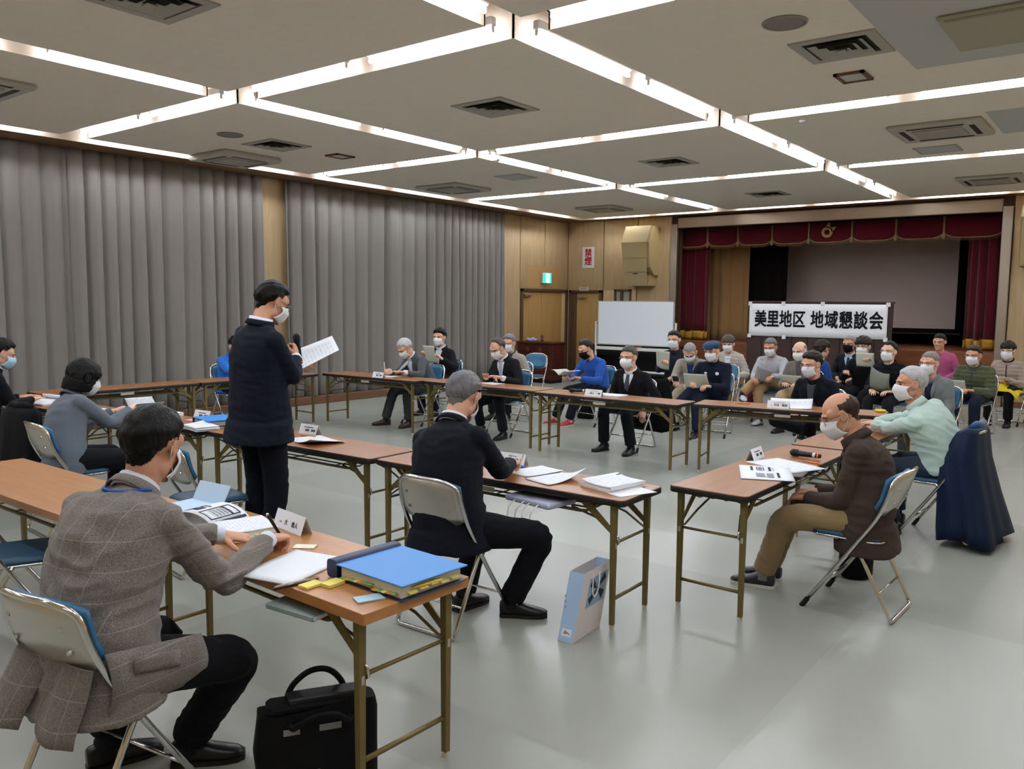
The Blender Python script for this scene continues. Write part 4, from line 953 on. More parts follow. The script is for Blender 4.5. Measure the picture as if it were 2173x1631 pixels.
    for s, pose, dr, pm in ((1, rpose, rdir, rpalm), (-1, lpose, ldir, lpalm)):
        hv, hq = HANDS[pose]; hv = hv * 1.04 * V(1 if s == 1 else -1, 1, 1); fd_ = nrm(Wr[s] - El[s]) if dr is None else nrm(np.array([dr[0] * ca - dr[1] * sa, dr[0] * sa + dr[1] * ca, dr[2]]))
        pmv = np.array([pm[0] * ca - pm[1] * sa, pm[0] * sa + pm[1] * ca, pm[2]])
        if abs(np.dot(nrm(pmv), fd_)) > .97: pmv = V(0, .3, 1)
        R = rot_to(fd_, pmv); VV.append(hv @ R.T + Wr[s]); QQ.append((hq if s == 1 else hq[:, ::-1]) + n0); n0 += len(hv)
    link('body', np_mesh('body', np.vstack(VV), np.vstack(QQ)), SKIN[skin], e)
    if cuffs:
        for s in (1, -1):
            d = nrm(Wr[s] - El[s]); MB().tube([Wr[s] - d * .07, Wr[s] - d * .012, Wr[s] + d * .004], [.035, .036, .035], 16).build('shirt_cuff', sm, e, smooth=True)
    # --- head gear in the head frame
    def HM(mb): mb.v = [tuple((Rh @ (V(*p) * hs)) + Hc) for p in mb.v]; return mb
    if hair:
        k = hair + (haircol,)
        if hair[:2] + (hair[2] if len(hair) > 2 else '',) not in HAIR_CACHE: HAIR_CACHE[hair[:2] + (hair[2] if len(hair) > 2 else '',)] = build_hair(hair[0], hair[1], sd % 9)
        v, q = HAIR_CACHE[hair[:2] + (hair[2] if len(hair) > 2 else '',)]
        link('hair', np_mesh('hair', (v * hs) @ Rh.T + Hc, q), hairmat(haircol.strip('#'), haircol), e)
    for s in (-1, 1):
        HM(MB().ell((s * .031, .0795, .002), (.0105, .0085, .0042), 12, 8)).build('eye', M_eye, e, smooth=True)
        HM(MB().tube([(s * .016, .0905, .020), (s * .032, .0885, .0255), (s * .048, .076, .021)], [.003, .0038, .0022], 6)).build('eyebrow', M_brow_g if brow == 'grey' else M_brow, e, smooth=True)
    if mask:
        mm = {'white': M_mask, 'black': M_mask_k, 'blue': M_mask_b, 'cone': M_mask}[mask]; P = []
        for i in range(21):
            u = -1 + 2 * i / 20; row = []
            for jx in range(15):
                t = jx / 14; au = abs(u)
                zc = .004 - .122 * t; z = zc * (1 - .34 * au ** 1.6) - .016 * au ** 1.6
                yc = np.interp(t, [0, .22, .35, .6, .8, 1], [.106, .122, .124, .114, .104, .080]) + (.016 * math.sin(PI * t) ** 1.2 if mask == 'cone' else 0)
                y = yc - .070 * au ** 2.1 - (.004 * au); x = u * (.073 - .006 * abs(t - .45))
                pl = 0 if mask == 'cone' else .0022 * (1 - au ** 4) * ((t * 5.2) % 1 - .5) * (.15 < t < .9)
                row.append((x, y + pl, z))
            P.append(row)
        mo = HM(MB().grid(np.array(P), -.0022)).build('face_mask', mm, e, smooth=True)
        for s in (-1, 1):
            HM(MB().tube(fillet([(s * .071, .036, -.022), (s * .082, .006, .020), (s * .089, -.016, .022), (s * .091, -.024, -.005), (s * .085, -.012, -.032), (s * .069, .032, -.078)], .012, 3), .0016 if vox > .011 else .0013, 5)).build('ear_loop', mm, mo, smooth=True)
    if glasses:
        g = MB()
        for s in (-1, 1):
            ring = [(s * .033 + .024 * math.cos(a), .1045 - .010 * (math.cos(a) * s + 1) * .5, .0 + .018 * math.sin(a)) for a in np.linspace(0, 2 * PI, 18)[:-1]]
            g.tube(ring, .0016, 5, closed=True); g.tube([(s * .056, .096, .005), (s * .076, .06, .010), (s * .084, -.005, .014), (s * .083, -.02, .0)], .0016, 5)
        g.tube([(-.010, .1045, .003), (0, .107, .006), (.010, .1045, .003)], .0015, 5)
        go = HM(g).build('glasses', M_specs, e)
        for s in (-1, 1): HM(MB().rings([[(s * .033 + .023 * math.cos(a), .1045 - .010 * (math.cos(a) * s + 1) * .5 + o_, .017 * math.sin(a)) for a in np.linspace(0, 2 * PI, 16)[:-1]] for o_ in (-.0008, .0008)])).build('lens', M_lens, go)
    e_info = dict(e=e, Wr=Wr, El=El, Sh=Sh, Hc=Hc, Rh=Rh, HM=HM, chest=chest, Kn=Kn, hip=hip, pel=pel, tm=tm, nb=nb, loc=loc, strip=strip)
    return e_info
# ------------------------------------------------------------------ everyone in the room
def hd(face): a = math.radians(face); return V(math.sin(a), math.cos(a))
PEOPLE = {}
def sit(key, label, face, head, top, chair_label, lean=.18, base=None, chair=True, cface=None, cshift=.03, **kw):
    b = V(*base) if base is not None else V(head[0], head[1]) - hd(face) * lean
    PEOPLE[key] = person(key, label, tuple(b), face, head, top, **kw)
    cf = face if cface is None else cface
    if chair: c = b + hd(cf) * cshift; put_chair(c[0], c[1], cf, chair_label)
    return PEOPLE[key]
def hands(head, face, fwd, z, half=.10, lean=.18, side=0.0):
    """a pair of wrists ahead of the trunk"""
    b = V(head[0], head[1]) - hd(face) * lean; f = hd(face); r = V(f[1], -f[0]); c = b + f * fwd + r * side
    p, q = c + r * half, c - r * half
    return dict(rh=(p[0], p[1], z), lh=(q[0], q[1], z))

# tweed with a pale window check
M_tweed = mat('grey_tweed', '#6f6b66', .9, spec=.1, sheen=.2, bump=.35, bscale=420); N_, L_, P_ = nodes_of(M_tweed)
tc = N_.new('ShaderNodeTexCoord'); sx = N_.new('ShaderNodeSeparateXYZ'); L_.new(tc.outputs['Object'], sx.inputs[0])
def lines(out, period, width):
    m1 = N_.new('ShaderNodeMath'); m1.operation = 'PINGPONG'; m1.inputs[1].default_value = period / 2; L_.new(out, m1.inputs[0])
    m2 = N_.new('ShaderNodeMath'); m2.operation = 'LESS_THAN'; m2.inputs[1].default_value = width; L_.new(m1.outputs[0], m2.inputs[0]); return m2
l1, l2 = lines(sx.outputs[0], .075, .0016), lines(sx.outputs[2], .085, .0016)
gm = N_.new('ShaderNodeNewGeometry'); vt = N_.new('ShaderNodeVectorTransform'); vt.vector_type = 'NORMAL'; vt.convert_from = 'WORLD'; vt.convert_to = 'OBJECT'; L_.new(gm.outputs['True Normal'], vt.inputs[0]); sn = N_.new('ShaderNodeSeparateXYZ'); L_.new(vt.outputs[0], sn.inputs[0])
def fade(l, out):      # a thread line thins out where the cloth turns along it
    a = N_.new('ShaderNodeMath'); a.operation = 'ABSOLUTE'; L_.new(out, a.inputs[0]); b = N_.new('ShaderNodeMapRange'); b.inputs[1].default_value = .55; b.inputs[2].default_value = .9; b.inputs[3].default_value = 1; b.inputs[4].default_value = 0; L_.new(a.outputs[0], b.inputs[0])
    c = N_.new('ShaderNodeMath'); c.operation = 'MULTIPLY'; L_.new(l.outputs[0], c.inputs[0]); L_.new(b.outputs[0], c.inputs[1]); return c
l1, l2 = fade(l1, sn.outputs[0]), fade(l2, sn.outputs[2])
mxm = N_.new('ShaderNodeMath'); mxm.operation = 'MAXIMUM'; L_.new(l1.outputs[0], mxm.inputs[0]); L_.new(l2.outputs[0], mxm.inputs[1])
nz = N_.new('ShaderNodeTexNoise'); nz.inputs['Scale'].default_value = 260; L_.new(tc.outputs['Object'], nz.inputs['Vector'])
cr = N_.new('ShaderNodeValToRGB'); cr.color_ramp.elements[0].color = lin('#59554f'); cr.color_ramp.elements[1].color = lin('#857f78'); cr.color_ramp.elements[0].position = .3; cr.color_ramp.elements[1].position = .7; L_.new(nz.outputs['Fac'], cr.inputs[0])
mm_ = N_.new('ShaderNodeMix'); mm_.data_type = 'RGBA'; mm_.inputs[7].default_value = lin('#9c958c'); L_.new(cr.outputs[0], mm_.inputs[6])
q_ = N_.new('ShaderNodeMath'); q_.operation = 'MULTIPLY'; q_.inputs[1].default_value = .55; L_.new(mxm.outputs[0], q_.inputs[0]); L_.new(q_.outputs[0], mm_.inputs[0]); L_.new(mm_.outputs[2], P_.inputs['Base Color'])

# ---- foreground
sit('P5', 'man in a grey checked tweed jacket writing at the foreground table', -6, (-2.74, 1.50, 1.19), '#6f6b66', 'chrome folding chair under the man in the tweed jacket', base=(-2.64, 1.23), cface=-9, jmat=M_tweed, bottom='#111216',
    hyaw=-16, hpitch=14, hroll=4, twist=-16, bulk=1.14, rh=(-2.70, 1.94, .765), lh=(-2.88, 1.86, .765), rpose='pen', lpose='flat', rdir=(-.25, .95, -.12), ldir=(.75, .62, -.12), arm=1.2, rpole=(.35, -.3, -1), lpole=(-.9, .1, -.4), cuffs=True, rf=(-2.70, 1.58), rtoe=45, lf=(-2.92, 1.38), ltoe=20, kr=(.6, 1, .4), kl=(-.1, 1, .5),
    hair=('short', .020, 'p5'), haircol='#0a0807', skin='b', vox=.009, wr=2.0, bulge=.09, skirt=.13, shirt='#d5dbe8')
sit('P6', 'grey haired man in a navy suit seen from behind, writing', -2, (-2.97, 3.42, 1.185), '#11131b', 'chrome folding chair under the grey haired man in the navy suit', base=(-2.87, 3.20), cface=-2, cshift=.035, bottom='#101116',
    hyaw=-6, hpitch=26, bulk=1.12, arm=1.1, rh=(-2.93, 3.80, .765), lh=(-3.25, 3.72, .765), rpose='pen', lpose='flat', rdir=(-.35, .9, -.1), cuffs=True, rf=(-2.66, 3.47), rtoe=58, lf=(-2.93, 3.38), ltoe=5, kr=(.9, .8, .4), kl=(-.2, 1, .4), hair=('short', .018, 'p6'), haircol='#646466', skin='a', vox=.010, wr=1.0, bulge=.08, skirt=.12, brow='grey')
PEOPLE['P4'] = person('P4', 'standing man in a dark navy suit speaking into a microphone', (-4.55, 3.22), 0, (-4.50, 3.30, 1.69), '#141824', bottom='#10121a', stand=True, hyaw=10, hpitch=24, bulk=1.16, twist=6,
    rh=(-4.53, 3.50, 1.325), rpose='grip', rdir=(-.45, .35, .75), rpalm=(.6, .6, .4), lh=(-4.72, 3.68, 1.24), lpose='hold', ldir=(.35, .8, -.1), lpalm=(0, -.2, -1), rpole=(.7, -.35, -1), lpole=(-.8, -.1, -.9), hair=('short', .018, 'p4'), haircol='#0a0807', skin='b', glasses=True, cuffs=True, vox=.011, skirt=.17, bulge=.03, shirt='#e3e8f0')
sit('P2', 'woman in a blue-grey jacket with a black bob reading papers', 4, (-6.37, 2.96, 1.11), '#5a646e', 'chrome folding chair under the woman in the blue-grey jacket', base=(-6.25, 2.74), bottom='#131418', hyaw=8, hpitch=20, bulk=.97,
    rh=(-6.36, 3.30, .83), lh=(-6.58, 3.28, .80), rpose='hold', lpose='hold', hair=('bob', .024, 'p2'), haircol='#0b0a0b', skin='c', vox=.011, skirt=.13, collar='jacket', bulge=.06, wr=.8)
sit('P1', 'man in a black jacket and light blue mask at the left edge', 4, (-8.22, 3.10, 1.20), '#131418', 'chrome folding chair under the man in the light blue mask', base=(-8.16, 2.88), mask='blue', hyaw=10, hpitch=22, rh=(-8.20, 3.33, .765), lh=(-8.45, 3.33, .765), rpose='flat', lpose='flat', hair=('short', .018, 'p1'), haircol='#0a0807', vox=.014, shirt='#e3e8f0')
sit('P24', 'bald man in a brown jacket and khaki trousers with head bowed', -97, (-1.375, 4.86, 1.085), '#3e332d', 'chrome folding chair under the bald man in the brown jacket', base=(-1.20, 4.85), cface=-88, bottom='#877353', hyaw=-20, hpitch=26,
    rh=(-1.53, 4.96, .60), lh=(-1.53, 4.83, .585), rpose='rest', lpose='rest', ldir=(-.9, .3, -.15), rdir=(-.9, -.3, -.1), lf=(-1.76, 4.81), rf=(-1.78, 4.98), ltoe=-2, rtoe=4, hair=('bald', .006, 'p24'), haircol='#33261f', skin='b', glasses=True, front='open', shirt='#3a3a3c', shoes='#23232a', socks='#84868f', vox=.009, skirt=.20, bulge=.09, wr=1.3, bulk=1.02, collar='jacket')
sit('P25', 'white haired man in a pale green shirt looking over his shoulder', -78, (-1.385, 6.65, 1.135), '#b3cdc4', 'chrome folding chair with a navy coat under the man in the pale green shirt', base=(-1.13, 6.74), cface=-85, bottom='#28323e', hyaw=-42, hpitch=4, twist=12, style='shirt', skirt=0,
    rh=(-1.74, 7.12, .765), lh=(-1.70, 6.98, .765), rpose='flat', lpose='flat', rpole=(.6, -.4, -.6), lpole=(-.8, -.2, -.6), lf=(-1.45, 6.6), rf=(-1.5, 6.95), hair=('short', .010, 'p25'), haircol='#b3b4b8', skin='b', vox=.010, wr=1.5, bulge=.07, bulk=1.05, shirt='#b3cdc4', brow='grey')
# tweed tails hanging over the seat, pocket flap and lanyard of the man writing in the foreground
p = PEOPLE['P5']; pl = p['pel']
def drop(name, m, e, x0, x1, y0, y1, z0, z1, bow=.03, n=8):
    P = [[(x0 + (x1 - x0) * u + .012 * math.sin(7 * u + 5 * v) * v, y0 + (y1 - y0) * v - bow * math.sin(PI * u) * (.4 + v), z0 + (z1 - z0) * v - .02 * u * v) for u in np.linspace(0, 1, n)] for v in np.linspace(0, 1, n)]
    return MB().grid(np.array(P), .005).build(name, m, e, smooth=True)
drop('jacket_tail', M_tweed, p['e'], -.21, -.02, -.13, -.24, pl[2] + .06, pl[2] - .12); drop('jacket_tail', M_tweed, p['e'], .01, .20, -.13, -.20, pl[2] + .06, pl[2] - .14)
P = [[(.205 + .035 * math.sin(PI * v) , -.10 + .34 * u, pl[2] + .10 - .05 * u - .20 * v + .05 * u * v) for u in np.linspace(0, 1, 8)] for v in np.linspace(0, 1, 8)]
MB().grid(np.array(P), .006).build('front_skirt', M_tweed, p['e'], smooth=True)
P = [[(.243 + .004 * v, -.03 + .16 * u, pl[2] + .075 - .03 * u - .05 * v) for u in np.linspace(0, 1, 5)] for v in np.linspace(0, 1, 4)]
MB().grid(np.array(P), .006).build('pocket_flap', M_tweed, p['e'], smooth=True)
nbk = p['nb']; MB().tube([tuple(nbk + V(.088 * math.cos(a), .088 * math.sin(a) - .005, .022 - .03 * max(0, math.sin(a)))) for a in np.linspace(PI * .95, PI * 2.05, 14)], .006, 6).build('lanyard', mat('lanyard_blue', '#1d4fa8', .6), p['e'], smooth=True)
# ---- curtain side
sit('P3', 'person in a bright blue jacket half hidden behind the standing man', 95, (-9.85, 6.62, 1.08), '#1d6bc8', 'chrome folding chair under the person in the bright blue jacket', hpitch=22, mask=None, rh=(-9.45, 6.42, .765), lh=(-9.42, 6.67, .765), rpose='flat', lpose='flat', hair=('short', .02, 'p3'), haircol='#0a0807', vox=.016, collar='jacket')
# ---- far row at the tables
sit('P7', 'white haired man in a dark grey suit writing at the far table', 186, (-8.13, 8.12, 1.07), '#474c50', 'chrome folding chair under the white haired man writing', base=(-8.02, 8.42), bottom='#34373a', hpitch=38, hyaw=8, rh=(-8.17, 7.86, .765), lh=(-7.86, 7.84, .765), rpose='pen', lpose='flat', cuffs=True, front='suit', tie='#c9d2dc', rf=(-8.33, 7.95), lf=(-7.95, 8.02), rtoe=25, hair=('short', .014, 'p7'), haircol='#b9bbc0', brow='grey', shoes='#3b2d25', vox=.014, bulge=.09)
sit('P9', 'balding man in a black suit and pale blue tie at the far table', 184, (-6.60, 8.26, 1.125), '#19191c', 'chrome folding chair under the man in the pale blue tie', base=(-6.55, 8.50), hpitch=30, hyaw=10, rh=(-6.66, 8.10, .765), lh=(-6.40, 8.10, .765), rpose='flat', lpose='flat', cuffs=True, front='suit', tie='#a7b2d6', rf=(-6.95, 8.35), lf=(-6.36, 8.08), hair=('receding', .010, 'p9'), haircol='#4a423d', glasses=True, vox=.014, bulge=.07)
sit('P12', 'man in a black suit with a pointed white mask at the far table', 182, (-4.78, 8.42, 1.09), '#151518', 'chrome folding chair under the man in the pointed white mask', base=(-4.80, 8.60), hpitch=6, hyaw=4, rh=(-4.92, 8.30, .62), lh=(-4.52, 8.33, .50), lpose='rest', rpose='rest', ldir=(.0, -.35, -1), cuffs=False, front='suit', tie='#41464e', mask='cone', glasses=True, rf=(-4.97, 8.22), lf=(-4.60, 8.20), hair=('short', .014, 'p12'), haircol='#4b4946', vox=.014, bulge=.05)
sit('P19', 'man in a dark jacket over an open charcoal shirt at the far right table', 192, (-2.77, 8.70, 1.10), '#14161b', 'chrome folding chair under the man in the charcoal shirt', lean=.2, hpitch=12, hyaw=14, **hands((-2.77, 8.70), 192, .30, .60, .12, .2), front='open', shirt='#3b4247', bottom='#14151a', hair=('short', .020, 'p19'), haircol='#24211f', glasses=True, collar='jacket', vox=.014, bulk=1.06, rf=(-2.75, 8.47, .34), kr=(1, .35, .1), rtoe=-60)
# ---- audience, first row
sit('P8', 'young man in a black suit holding up a paper by the curtain', 176, (-8.57, 9.30, 1.17), '#19191b', 'chrome folding chair under the young man by the curtain', lean=.14, hpitch=2, hyaw=-8, rh=(-8.72, 9.10, .90), lh=(-8.36, 9.12, .87), rpose='hold', lpose='hold', ldir=(-.5, -.3, .5), rdir=(.4, -.3, .5), front='suit', shirt='#cdd8e6', hair=('short', .022, 'p8'), haircol='#0a0807', vox=.016)
sit('P10', 'grey haired man in a beige jacket behind the man in the pale blue tie', 176, (-7.46, 9.60, 1.115), '#9b958a', 'chrome folding chair under the grey haired man in the beige jacket', hpitch=10, front='open', shirt='#3a3d44', hair=('short', .016, 'p10'), haircol='#6d7077', glasses=True, vox=.017, brow='grey')
sit('P11', 'man in a bright blue sweater and black mask reading a booklet', 192, (-6.22, 9.75, 1.075), '#1f4c9c', 'chrome folding chair under the man in the blue sweater', lean=.24, hpitch=28, hyaw=14, rh=(-6.36, 9.50, .70), lh=(-6.14, 9.48, .69), rpose='hold', lpose='rest', style='sweater', skirt=0, collar='crew', mask='black', bottom='#1b1d28', rf=(-6.62, 9.62), lf=(-6.36, 9.58), rtoe=12, ltoe=0, shoes='#b0303a', socks='#d8d8d8', hair=('thin', .014, 'p11'), haircol='#2b2522', vox=.014, bulge=.08)
sit('P14', 'man in an open beige jacket and blue shirt bending over a phone', 165, (-4.98, 10.45, 1.06), '#8c857a', 'chrome folding chair under the man in the open beige jacket', lean=.26, hpitch=46, hyaw=0, rh=(-5.02, 10.12, .68), lh=(-4.82, 10.18, .66), rpose='hold', lpose='rest', front='open', shirt='#1d3766', bottom='#b0a18a', hair=('short', .004, 'p14'), haircol='#8b8888', collar='jacket', vox=.015, bulge=.09, shoes='#4a443e')
sit('P15', 'man in a navy track top and blue flat cap reading a paper', 172, (-4.46, 10.0, 1.115), '#151a28', 'chrome folding chair under the man in the blue flat cap', lean=.2, hpitch=14, hyaw=14, rh=(-4.60, 9.74, .70), lh=(-4.36, 9.74, .68), rpose='hold', lpose='hold', style='sweater', skirt=0, collar='high', shirt='#151a28', front='halfzip', bottom='#1a2434', rf=(-4.50, 9.72), lf=(-4.74, 9.62, .32), ltoe=-25, kl=(.5, 1, .9), shoes='#23232a', hair=('short', .008, 'p15'), haircol='#3c3835', vox=.014, bulk=1.08)
sit('P26', 'man in a grey blazer and glasses behind the pale green shirt', 196, (-1.905, 10.0, 1.09), '#6d7273', 'chrome folding chair under the man in the grey blazer', lean=.2, hpitch=6, hyaw=6, front='open', shirt='#1c2230', collar='jacket', bottom='#2a3442', hair=('short', .008, 'p26'), haircol='#7a7571', glasses=True, vox=.015, **hands((-1.905, 10.0), 196, .34, .60, .05, .2))
# ---- audience, rows behind
sit('P13', 'man in a dark jacket holding a paper in front of the whiteboard', 172, (-5.60, 11.2, 1.185), '#20242d', 'chrome folding chair under the man in front of the whiteboard', lean=.16, hpitch=6, hyaw=4, rh=(-5.62, 10.92, .85), lh=(-5.45, 10.98, .66), rpose='hold', lpose='rest', hair=('short', .018, 'p13'), haircol='#292421', glasses=True, collar='jacket', vox=.018)
sit('P16', 'woman in a cream quilted jacket sitting at the back', 172, (-5.26, 12.4, 1.10), '#b5aea2', 'chrome folding chair under the woman in the cream jacket', hpitch=14, style='puffer', front='open', shirt='#e4e6e8', bottom='#a58a62', hair=('bangs', .022, 'p16'), haircol='#4b4642', collar='crew', vox=.017, bulk=.92)
sit('P17', 'man in a light grey sweater and khaki trousers with legs crossed', 176, (-4.36, 11.8, 1.105), '#a6a9ad', 'chrome folding chair under the man in the light grey sweater', lean=.2, hpitch=18, hyaw=6, rh=(-4.45, 11.48, .66), lh=(-4.18, 11.45, .70), rpose='hold', lpose='hold', style='sweater', skirt=0, collar='crew', bottom='#a3825c', rf=(-4.36, 11.48), lf=(-4.58, 11.36, .34), ltoe=-30, kl=(.4, 1, .9), socks='#202a3c', shoes='#c9c9cd', hair=('short', .010, 'p17'), haircol='#6b645f', skin='b', vox=.016)
sit('P18', 'bald man in a grey vest beside the light grey sweater', 184, (-3.735, 11.2, 1.10), '#6b6661', 'chrome folding chair under the bald man in the grey vest', hpitch=14, hyaw=8, style='jacket', front='open', shirt='#4a4a52', collar='jacket', bottom='#b09a78', hair=('bald', .005, 'p18'), haircol='#7d7570', skin='c', vox=.018, **hands((-3.735, 11.2), 184, .36, .66, .12))
sit('P20', 'person in a royal blue sports jacket with hair tied up, facing away', 30, (-3.77, 12.3, 1.075), '#1d3d80', 'chrome folding chair under the person in the royal blue jacket', lean=.12, hpitch=10, mask=None, style='sweater', skirt=0, collar='high', shirt='#d7dae0', hair=('bangs', .022, 'p20'), haircol='#2a221d', vox=.018, bulk=.92)
sit('P21', 'man in a suit and navy tie with a black mask at the back', 184, (-3.69, 13.35, 1.12), '#191b21', 'chrome folding chair under the man in the black mask and navy tie', hpitch=4, hyaw=6, front='suit', shirt='#b7cbe0', tie='#1c3350', mask='black', hair=('short', .012, 'p21'), haircol='#8a847e', skin='b', vox=.018)
sit('P22', 'person in a black coat with thick hair holding up a paper', 186, (-3.13, 12.0, 1.15), '#111113', 'chrome folding chair under the person in the black coat', lean=.16, hpitch=4, hyaw=4, rh=(-3.27, 11.70, .80), lh=(-2.93, 11.72, .96), rpose='grip', lpose='hold', collar='jacket', glasses=True, hair=('bangs', .030, 'p22'), haircol='#2a2420', vox=.018)
sit('P23', 'person in a black padded coat and glasses with a paper on the lap', 190, (-2.68, 11.5, 1.12), '#14151a', 'chrome folding chair under the person in the black padded coat', lean=.18, hpitch=-2, hyaw=8, style='puffer', collar='high', shirt='#14151a', glasses=True, hair=('thin', .018, 'p23'), haircol='#2a2421', skin='c', vox=.017, **hands((-2.68, 11.5), 190, .34, .62, .13))
sit('P27', 'man in a pink sweater without a mask near the stage', 188, (-2.62, 14.4, 1.16), '#a44f76', 'chrome folding chair under the man in the pink sweater', hpitch=6, mask=None, style='sweater', skirt=0, collar='crew', hair=('short', .014, 'p27'), haircol='#1b1816', skin='b', vox=.018)
sit('P28', 'man in an olive green jacket and glasses with a paper', 190, (-1.84, 12.4, 1.075), '#4a5039', 'chrome folding chair under the man in the olive green jacket', lean=.2, hpitch=8, hyaw=6, style='puffer', front='zip', shirt='#2c3a4c', collar='high', bottom='#1b202e', glasses=True, hair=('short', .018, 'p28'), haircol='#322b27', skin='b', vox=.016, bulk=1.1, **hands((-1.84, 12.4), 190, .36, .62, .08))
sit('P29', 'person in a beige padded jacket with a yellow cloth on the lap', 190, (-1.63, 13.95, 1.085), '#988a80', 'chrome folding chair under the person in the beige padded jacket', lean=.16, hpitch=6, hyaw=4, style='puffer', front='zip', shirt='#121214', collar='high', bottom='#101012', hair=('bangs', .022, 'p29'), haircol='#231f1d', glasses=True, skin='c', vox=.016, bulk=.96, **hands((-1.63, 13.95), 190, .30, .66, .07, .16))
# flat cap of the man in the navy track top, and the stripe on the royal blue jacket
p = PEOPLE['P15']; c = MB(); M_capc = cloth('flat_cap', '#1c3a58')
c.ell((0, -.006, .078), (.102, .118, .040), 24, 10); c.ell((0, .075, .062), (.078, .055, .014), 20, 8); c.ell((0, -.012, .05), (.086, .102, .03), 22, 8)
v, q = voxel(c, .007, 3); o = MB(); o.v = [tuple(x) for x in v.tolist()]; o.f = [tuple(dict.fromkeys(x)) for x in q.tolist()]; p['HM'](o).build('flat_cap', M_capc, p['e'], smooth=True)
for s, t in ((-1, .80), (1, .80)):
    c = p['chest'](t, s * .075, .006); MB().ell(c, (.02, .004, .014) if s > 0 else (.024, .004, .022), 8, 5).build('embroidered_logo', M_white, p['e'])
p = PEOPLE['P24']; c = p['chest'](.86, -.09, .006)
# spare chairs
put_chair(-7.02, 3.02, 4, 'folding chair with a black coat between the woman and the man in the blue mask')
put_chair(-4.73, 2.92, 8, 'empty folding chair pushed back beside the standing man')
put_chair(-4.38, 1.68, 22, 'empty folding chair at the left edge beside the bare table')
put_chair(-8.50, 11.6, 165, 'empty folding chair in front of the dark wooden cabinet')
put_chair(-4.98, 11.55, 172, 'empty folding chair beside the man in the light grey sweater')
# ------------------------------------------------------------------ things on the tables
M_paper = mat('plain_paper', '#e6eaee', .75, spec=.15); M_paper2 = mat('recycled_paper', '#c3c6b8', .8, spec=.1); M_print = print_mat('printed_paper', '#e2e7ec', '#4a505a', sz=26, amount=.4)
M_print2 = print_mat('printed_recycled', '#c3c6b8', '#5a5f58', sz=30, amount=.35); M_greyprint = mat('grey_print', '#8f939a', .8, spec=.1); M_darkprint = mat('dark_print', '#3a4250', .8, spec=.1)
M_blue = mat('binder_blue', '#3f86cc', .45, spec=.4); M_navy = mat('binder_navy', '#16284a', .45); M_yellow = mat('sticky_yellow', '#e6d977', .8); M_orange = mat('pen_orange', '#d97a2b', .4); M_lblue = mat('folder_light_blue', '#b9d3ea', .5)
TZ = .7005
def sheet_mesh(w, h, thick=.0012, curl=0.0, seed=0, n=8):
    r = np.random.RandomState(seed); a, b, c = r.uniform(-1, 1, 3); P = []
    for i in range(n + 1):
        u = i / n; P.append([((u - .5) * w, (v - .5) * h, curl * (max(0, a * (u - .5) + b * (v - .5)) ** 2 * 3 + .25 * (u - .5) ** 2)) for v in np.linspace(0, 1, n + 1)])
    return MB().grid(np.array(P), -thick)
def paper(name, label, x, y, deg, w, h, m=None, z=TZ, thick=.0015, curl=0.0, seed=1, cat='paper', group='papers on the tables'):
    o = sheet_mesh(w, h, thick, curl, seed).build(name, m or M_paper, None, True, (x, y, z + thick), (0, 0, math.radians(deg))); return tag(o, label, cat, group)
def stack(name, label, x, y, deg, w, h, t, n, m=None, z=TZ, seed=1, cat='documents', block=None):
    e = empty(name, (x, y, z), math.radians(deg), label, cat, 'stacks of documents'); r = np.random.RandomState(seed)
    for k in range(n):
        th = t / n; o = MB(); q = .006
        o.bbox((-w / 2 + r.uniform(-q, q), -h / 2 + r.uniform(-q, q), k * th), (w / 2 + r.uniform(-q, q), h / 2 + r.uniform(-q, q), (k + 1) * th - .0004), .0008)
        o.build('sheet_bundle', block or M_paper, e, rot=(0, 0, r.uniform(-.04, .04)))
    s = sheet_mesh(w, h, .001, .02, seed).build('top_sheet', m or M_print, e, True, (0, 0, t + .001)); return e
def rects(parent, items, m, z=.0022, name='printed_block', fn=None):
    b = MB()
    for x0, y0, x1, y1 in items:
        if fn is None: b.box((x0, y0, z), (x1, y1, z + .0003))
        else:
            n = 10; P = [[fn(x0 + (x1 - x0) * i / n, y0 + (y1 - y0) * j, .0014) for j in (0, 1)] for i in range(n + 1)]; b.grid(np.array(P))
    return tag(b.build(name, m, parent), kind='stuff')
def pen(label, x, y, deg, m, L=.145, z=TZ, r=.0045):
    e = empty('pen', (x, y, z + r), math.radians(deg), label, 'pen', 'pens on the tables')
    MB().tube([(-L / 2, 0, 0), (-L / 2 + .012, 0, 0), (L / 2 - .04, 0, 0)], [.001, r, r], 10).build('barrel', m, e, smooth=40); MB().cyl((L / 2 - .04, 0, 0), (L / 2, 0, 0), r * 1.1, n=10).build('cap', m, e, smooth=40)
    MB().box((L / 2 - .038, -.0012, r), (L / 2 - .005, .0012, r * 1.6)).build('clip', M_steel, e)
def mic(label, M, band='#d9d9d9'):
    e = empty('microphone', (0, 0, 0), 0, label, 'microphone', 'handheld microphones'); e.matrix_world = M
    MB().tube([(-.01, 0, 0), (.02, 0, 0), (.13, 0, 0), (.15, 0, 0)], [.021, .019, .0155, .014], 14).build('handle', mat('mic_black', '#131417', .4), e, smooth=40)
    MB().ell((-.03, 0, 0), (.032, .0255, .0255), 16, 10).build('grille', mat('mic_grille', '#2a2b2e', .5, metal=.6, bump=.8, bscale=500), e, smooth=True)
    MB().cyl((-.012, 0, 0), (-.006, 0, 0), .0255, n=16).build('ring', M_black, e); MB().cyl((.10, 0, 0), (.118, 0, 0), .0172, n=14).build('label_band', mat('mic_band', band, .5), e); MB().cyl((.13, 0, 0), (.14, 0, 0), .0166, n=14).build('colour_band', M_orange, e)
